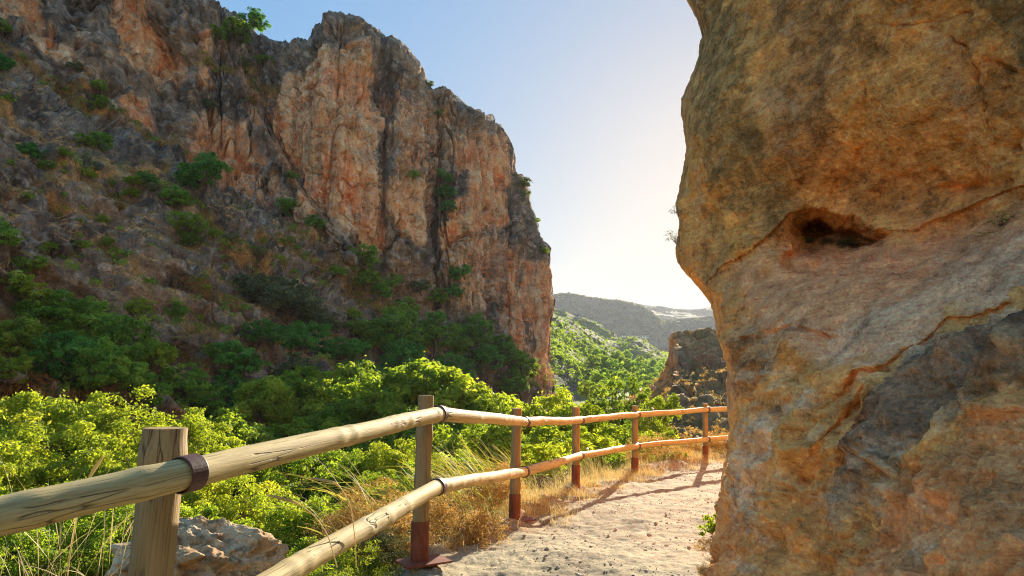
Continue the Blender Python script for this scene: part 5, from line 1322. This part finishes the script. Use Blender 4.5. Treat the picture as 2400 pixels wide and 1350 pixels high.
# ------------------------------------------------------------------ dry grass and low scrub on the cliff ledges
A = CLP[::2, ::2].reshape(-1, 3); wgt = np.clip(CLK[::2, ::2].ravel() * 1.3 + .5 * sm(.4, 1, CLS[::2, ::2].ravel()), 0, 1) * (A[:, 1] < 95)
rg = np.random.default_rng(41); k = rg.choice(len(A), 5200, p=wgt / wgt.sum()); q = A[k] + np.array([.05, -.12, .0])
grass('ledge_grass', q, rg.uniform(.6, 1.3, len(q)), 42000, (.18, .5), (.03, .06), m_cgrass, 9, wind=(.5, -.6), wamt=.35, spread=.28, curl=(.2, 1.0), seg=4, label='tawny dry grass in streaks on the cliff ledges')
k = rg.choice(len(A), 900, p=wgt / wgt.sum()); q = A[k] + np.array([.05, -.1, .1])
tag(scatter_mesh('ledge_scrub', q, rg.uniform(.18, .6, len(q)), .55, LM['mid'], 22, 13), 'low green scrub speckling the cliff ledges', 'scrub', kind='stuff')

# ------------------------------------------------------------------ houses far up the valley
m_white = plain_mat('white_render', tuple(hexc(236, 230, 220)), var=.1, scale=.5); m_tile = plain_mat('terracotta_roof', tuple(hexc(132, 104, 86)), var=.3, scale=2); m_dark = plain_mat('dark_window', (.03, .03, .035), rough=.3)
def house(c, w_, dp, h, label):
    r = empty('farmhouse', c); tag(r, label, 'house', 'white houses up the valley')
    x, y = w_ / 2, dp / 2
    V = np.array([[a, b, z] for z in (0, h) for a, b in ((-x, -y), (x, -y), (x, y), (-x, y))]); V = np.concatenate([V, [[-x, 0, h + .28 * dp], [x, 0, h + .28 * dp]]])
    o = mesh('wall', V, [np.array([[0,1,5,4],[1,2,6,5],[2,3,7,6],[3,0,4,7]]), np.array([[4,8,7],[5,6,9]])], m_white, smooth=False, parent=r)
    e = .4; R_ = np.array([[-x-e, -y-e, h-.15], [x+e, -y-e, h-.15], [x+e, 0, h+.28*dp+.2], [-x-e, 0, h+.28*dp+.2], [-x-e, y+e, h-.15], [x+e, y+e, h-.15]])
    R_ = np.concatenate([R_, R_ + [0, 0, .25]])
    mesh('roof', R_, np.array([[0,1,2,3],[3,2,5,4],[6,9,8,7],[9,10,11,8],[0,6,7,1],[4,5,11,10]]), m_tile, smooth=False, parent=r)
    for k in range(int(w_ // 3)):
        cx_ = -x + 1.5 + 3 * k
        mesh('window', np.array([[cx_-.5, -y-.03, 1.2], [cx_+.5, -y-.03, 1.2], [cx_+.5, -y-.03, 2.5], [cx_-.5, -y-.03, 2.5]]), np.array([[0,1,2,3]]), m_dark, smooth=False, parent=r)
def hill_at(key, x, y):
    A = H[key][:-3].reshape(-1, 3); p = pix(A); return A[np.argmin(np.hypot(p[:, 0] - x, p[:, 1] - y))]
house(hill_at('spur', 1354, 745) + np.array([0, 0, -1]), 3.4, 3, 2.6, 'tiny white house on the crest of the dry spur under the far hill')
house(at(1512, 788, 640) + np.array([0, 0, -2]), 6, 4, 2.8, 'white low house among trees on the distant valley floor')
house(at(1462, 786, 600) + np.array([0, 0, -2]), 3.4, 3, 2.4, 'small pale house beside the bare field in the distant valley')

# ------------------------------------------------------------------ warm summer haze in the air
m, nt = newmat('haze'); pv = nd(nt, 'ShaderNodeVolumePrincipled', {'Color': (.93, .95, 1, 1), 'Density': .00013, 'Anisotropy': .25})
nt.links.new(pv.outputs[0], nd(nt, 'ShaderNodeOutputMaterial').inputs['Volume'])
lo, hi = np.array([-2600, -2600, -60.]), np.array([2600, 2600, 300.])
B = np.array([[a, b, c] for c in (lo[2], hi[2]) for a, b in ((lo[0], lo[1]), (hi[0], lo[1]), (hi[0], hi[1]), (lo[0], hi[1]))])
tag(mesh('haze', B, np.array([[0,3,2,1],[4,5,6,7],[0,1,5,4],[1,2,6,5],[2,3,7,6],[3,0,4,7]]), m, smooth=False), kind='stuff')
